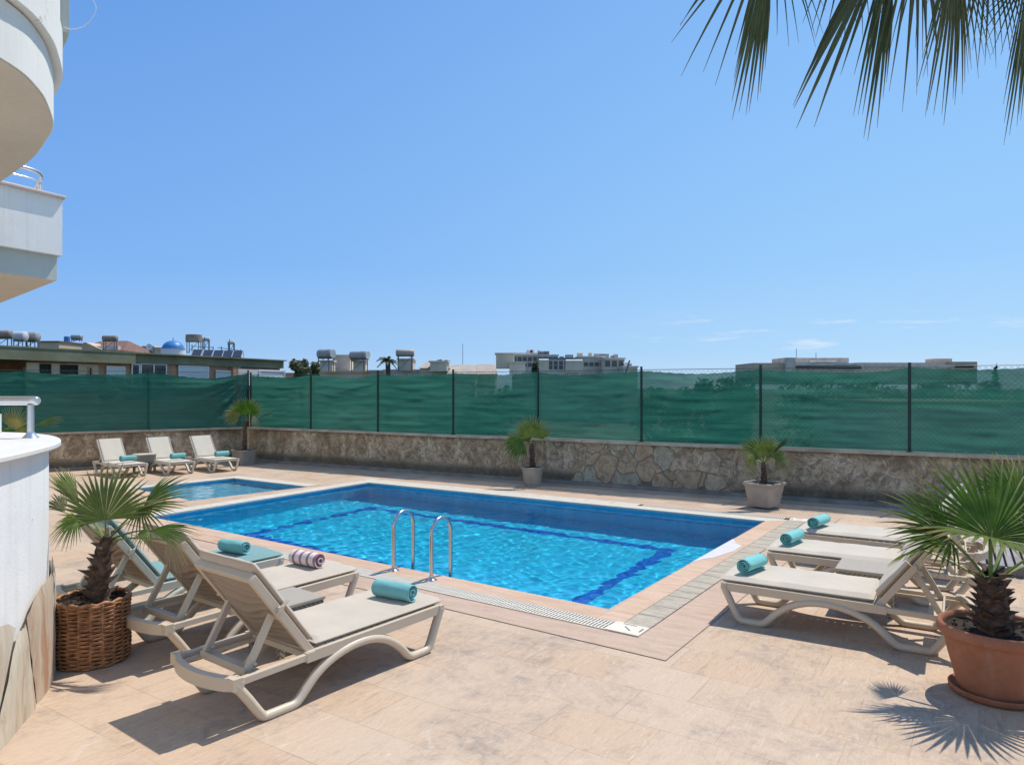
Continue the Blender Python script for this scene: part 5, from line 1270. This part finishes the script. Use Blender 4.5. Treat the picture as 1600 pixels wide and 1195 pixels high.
# palms far away
def far_palm(px, py, y, label, Rp, seed):
    c = P(px, py, y); e = empty('palm_tree', (c.x, y, -3), 0, label, 'palm tree', 'palms beyond the fence'); r_ = random.Random(seed); k = Rp / F * y
    b = MB(); b.tube([(0, 0, 0), (.1, 0, (c.z + 3) * .5), (0, 0, c.z + 3)], [.25, .2, .2], 10); b.build('trunk', M_BARK, e)
    for i in range(15):
        a = i * 2.399; el = r_.uniform(-.3, 1.0); d = Vector((math.cos(a) * math.cos(el), math.sin(a) * math.cos(el), math.sin(el))); b = MB()
        mid = Vector((0, 0, c.z + 3)); N_ = 10; pts = [mid + d * k * t + Vector((0, 0, -.55 * k * t * t)) for t in [q / N_ for q in range(N_ + 1)]]
        b.a = .3; b.tube(pts, .03, 4)
        for q in range(1, N_ + 1):
            tt_ = (pts[q] - pts[q - 1]).normalized(); sd = tt_.cross(Vector((0, 0, 1))).normalized()
            for s in (-1, 1):
                for z in (0, .5):
                    p = pts[q - 1].lerp(pts[q], z); l_ = k * .32 * (1 - .5 * q / N_); t2 = p + sd * s * l_ * .8 + tt_ * l_ * .5 - Vector((0, 0, l_ * .45)); b.add([p, p + tt_ * .10 * k * .6, t2], [(0, 1, 2)])
        b.build('frond', M_LEAFO, e)
far_palm(606, 563, 60, 'dark palm crown left of the tan rooftop tank', 20, 3); far_palm(690, 566, 70, 'small green palm crown above the tan tiled roofs', 18, 4)

# flats with boilers
roof_box('flat_roofed_house', 496, 578, 581, 640, 70, M_CON, 'flat roofed house carrying two large boilers', 'house', 8)
roof_box('rooftop_hut', 521, 547, 556, 581, 71, M_GRYB, 'grey roof hut between the two large boilers', 'rooftop hut', 3, group='grey rooftop huts')
tank('water_tank', 495.5, 545.5, 523, 560, 68, M_TANK, 'large grey boiler with a round white end, left of the pair', stand=580, yaw=-28); tank('water_tank', 546, 548.5, 577, 562, 68, M_TANK, 'large grey boiler with a round white end, right of the pair', stand=580, yaw=-24)
for px_, lab in ((508, 'white plumbing box under the left boiler'), (560, 'white plumbing box under the right boiler')): roof_box('plumbing_box', px_ - 8, px_ + 11, 565, 580, 68.5, M_CON, lab, 'plumbing box', 1.2, group='boxes under the boilers')
tank('water_tank', 619, 546, 647, 556.5, 66, simple('tan_boiler', (.48, .38, .28), .5, var=.15), 'tan boiler on a rusty frame beside the dark palm', stand=580)
roof_box('flat_roofed_house', 600, 660, 579, 640, 68, M_CON, 'flat roofed house under the tan boiler', 'house', 6); roof_box('rooftop_hut', 622, 645, 562, 579, 67.5, M_GRYB, 'mottled roof hut under the tan boiler', 'rooftop hut', 2, group='grey rooftop huts')
def gable(px0, px1, pyt, pye, y, label, ridge=.5, m=None):
    a, c = P(px0, pye, y), P(px1, pye, y); w = c.x - a.x; h = P(0, pyt, y).z - a.z; e = empty('tan_roofed_house', (a.x, y, -3), 0, label, 'house', 'tan roofed houses'); z0 = a.z + 3
    b = MB(); b.box((w / 2, 4, z0 / 2), (w - .3, 7.6, z0)); b.build('walls', M_CREAM, e)
    b = MB(); b.add([(0, 0, z0), (w, 0, z0), (w, 8, z0), (0, 8, z0), (w * .12, 3, z0 + h), (w * .88, 3, z0 + h)], [(0, 1, 5, 4), (1, 2, 5), (2, 3, 4, 5), (3, 0, 4), (3, 2, 1, 0)]); b.build('roof', m or M_ROOFT, e)
gable(653, 700, 564, 575, 62, 'house with pale tan roof below the small palm'); gable(698, 745, 568, 584, 60, 'low tan tiled roof left of the bare antenna'); gable(738, 776, 567, 584, 64, 'low tan tiled roof left of the cream roof box')
roof_box('flat_roofed_house', 574, 603, 580, 640, 69, M_GRYB, 'low grey roof between the boilers and the dark palm', 'house', 6)
roof_box('flat_roofed_house', 438, 462, 584, 640, 74, M_TANW, 'low pinkish roof between the brick building and the pale leafy tree', 'house', 6)
roof_box('flat_roofed_house', 672, 698, 566, 580, 61, M_CREAM, 'cream wall box on the tan roofs', 'house', 2)
e = empty('antenna', P(723, 572, 70), 0, 'tall thin antenna above the tan roofs', 'antenna'); b = MB(); b.tube([(0, 0, 0), (0, 0, P(0, 537, 70).z - P(0, 572, 70).z)], .025, 5); b.build('mast', M_BLK, e)
roof_box('roof_box', 775, 804, 553, 575, 75, M_CREAM, 'square cream roof box with white cap', 'roof box', 3); roof_box('roof_box', 796, 821, 567, 585, 74, M_CON, 'smaller grey annex at the foot of the cream roof box', 'roof box', 3)
def block(name, pxs, y, m, label, depth=9, wins=None, roof_m=None):
    px0, px1, pyt = pxs; a, c = P(px0, pyt, y), P(px1, pyt, y); w = c.x - a.x; z = a.z + 3; e = empty(name, (a.x + w / 2, y, -3), 0, label, 'building', 'pale blocks on the skyline')
    b = MB(); b.box((0, depth / 2, z / 2), (w, depth, z)); b.build('walls', m, e); b = MB(); b.box((0, depth / 2, z + .1), (w + .3, depth + .3, .22)); b.build('roof', roof_m or M_CON, e)
    r_ = random.Random(int(px0))
    for k in range(max(3, int(w / 2.2))):             # tanks, vents and parapet bits on the roof
        x_ = r_.uniform(-w / 2 + .5, w / 2 - .5); s_ = r_.uniform(.4, 1.1); b = MB()
        if r_.random() < .45: b.tube([(x_ - s_ * .5, depth * .4, z + .7), (x_ + s_ * .5, depth * .4, z + .7)], .26, 10); b.box((x_, depth * .4, z + .4), (s_, .5, .5))
        else: b.box((x_, depth * .5, z + .3 + s_ * .3), (s_ * 1.4, 1, s_ * .7))
        b.build('roof_plant', r_.choice((M_TANK, m, M_TANKW, M_BLK)), e)
    for rr in (wins or []):
        z_, hh, n = rr; zc = P(0, z_, y).z + 3
        for k in range(n):
            b = MB(); b.box((-w / 2 + w * (k + .5) / n, -.02, zc), (w / n * .72, .1, hh * .8)); b.build('window', M_WND, e)
block('apartment_block', (800, 872, 556), 120, M_GRYB, 'grey stepped block left of centre on the skyline', wins=[(561, .8, 9), (570, .8, 9)])
block('apartment_block', (806, 850, 553), 126, M_CON, 'highest back part of the stepped skyline block', wins=[(558, .6, 8)])
block('apartment_block', (848, 905, 561), 118, M_CON, 'pale middle block with dark window band on the skyline', wins=[(567, .8, 7), (574, .8, 7)], roof_m=M_BLK)
block('apartment_block', (903, 945, 558.5), 112, M_GRYB, 'grey block with two window bands right of centre', wins=[(569, .7, 5)])
block('apartment_block', (944, 976, 561), 108, M_CREAM, 'cream end block with a pair of small windows', wins=[(568, 1.1, 3)])
block('apartment_block', (974, 996, 574), 104, M_CREAM, 'low cream wall at the right end of the skyline block')
for a_, c_, y0_, lab in ((842, 857, 561, 'pale roof pod left of its twin on the skyline'), (884, 910, 562, 'larger pale rounded roof pod on the skyline')):
    a, c = P(a_, y0_, 80), P(c_, 582, 80); e = empty('roof_pod', ((a.x + c.x) / 2, 80, c.z), 0, lab, 'roof pod', 'pale roof pods'); w = c.x - a.x; h = a.z - c.z
    b = MB(); b.box((0, 0, h * .45), (w, 2, h * .9)); b.build('pod', M_CREAM, e); b = MB(); b.tube([(-w / 2, 0, h * .8), (w / 2, 0, h * .8)], h * .22, 14); b.build('cap', M_TANKW, e, smooth=True, angle=40)
tree(837, 563, 600, 60, 12, 'narrow dark cypress in front of the skyline blocks', M_FOLD, 6, .14, 700)
e = empty('lamp_post', P(977, 600, 58), 0, 'thin leaning pole in front of the cream end block', 'pole'); b = MB(); b.tube([(-.4, 0, -2), (0, 0, .8), (.35, 0, 1.9)], .06, 6); b.build('pole_shaft', M_BLK, e)
# hotel on the right
yb = 150; hb_ = empty('long_hotel', (P(1350, 600, yb).x, yb, -3), 0, 'long low grey and beige hotel on the right of the skyline', 'hotel'); ox = hb_.location.x
def hbx(px0, px1, pyt, m, dy=0.0, nm='wing', dp=12, pyb=600):
    a, c = P(px0, pyt, yb), P(px1, pyb, yb); b = MB(); b.box(((a.x + c.x) / 2 - ox, dp / 2 + dy, (a.z + c.z) / 2 + 3), (c.x - a.x, dp, a.z - c.z)); return b.build(nm, m, hb_)
hbx(1177, 1236, 567, M_TANW); hbx(1225, 1240, 559, M_GRYB, -1, 'stair_tower', 8); hbx(1240, 1345, 567, M_CON, 1); hbx(1260, 1344, 557.5, M_GRYB, 5, 'penthouse', 6, 568); hbx(1345, 1500, 566, M_CON, 1.5); hbx(1486, 1527, 565, M_TANW, 0); hbx(1480, 1506, 559, M_TANW, 4, 'roof_plant', 4, 567)
for px0, px1, py0, py1, m in ((1280, 1322, 561, 564.5, M_CON), (1240, 1345, 571.5, 576, M_DKH), (1350, 1484, 570, 575, M_GRYB), (1492, 1520, 570, 574, M_DKH)): hbx(px0, px1, py0, m, -.3 if px0 != 1280 else 4.6, 'window_band', .4, py1)
for px_, pt_ in ((1262, 542), (1294, 549)):
    a = P(px_, pt_, yb); b = MB(); b.tube([(a.x - ox, 6, P(0, 560, yb).z + 3), (a.x - ox, 6, a.z + 3)], .06, 5); b.build('antenna', M_BLK, hb_)
# greenery and a house seen through the net on the right
for k, (px_, pt_, y_, w_, lab) in enumerate(((1115, 592, 40, 60, 'dark tree seen dimly through the fence left of the hotel'), (1150, 596, 36, 50, 'dark tree seen through the net below the hotel'), (1290, 584, 44, 130, 'broad dark tree crown behind the fence under the hotel'), (1375, 588, 40, 90, 'dark tree crown behind the fence, middle of the hotel'), (1475, 592, 38, 110, 'dark tree behind the fence right of the tall post'), (1580, 590, 34, 70, 'dark tree behind the fence at the right edge'), (1040, 600, 45, 70, 'low dark tree behind the middle of the fence'), (760, 606, 48, 80, 'low tree behind the fence left of the round pot'))):
    tree(px_, pt_, 730, y_, w_ * 1.5, lab, M_FOLD, 20 + k, .24, 2200)
tree(1556, 566, 650, 37, 9, 'thin pointed cypress behind the right end of the fence', M_FOLD, 33, .12, 500)
roof_box('garden_house', 1380, 1640, 632, 740, 26, M_GRYB, 'low house dimly seen through the right end of the net', 'house', 6, roof=M_ROOF)
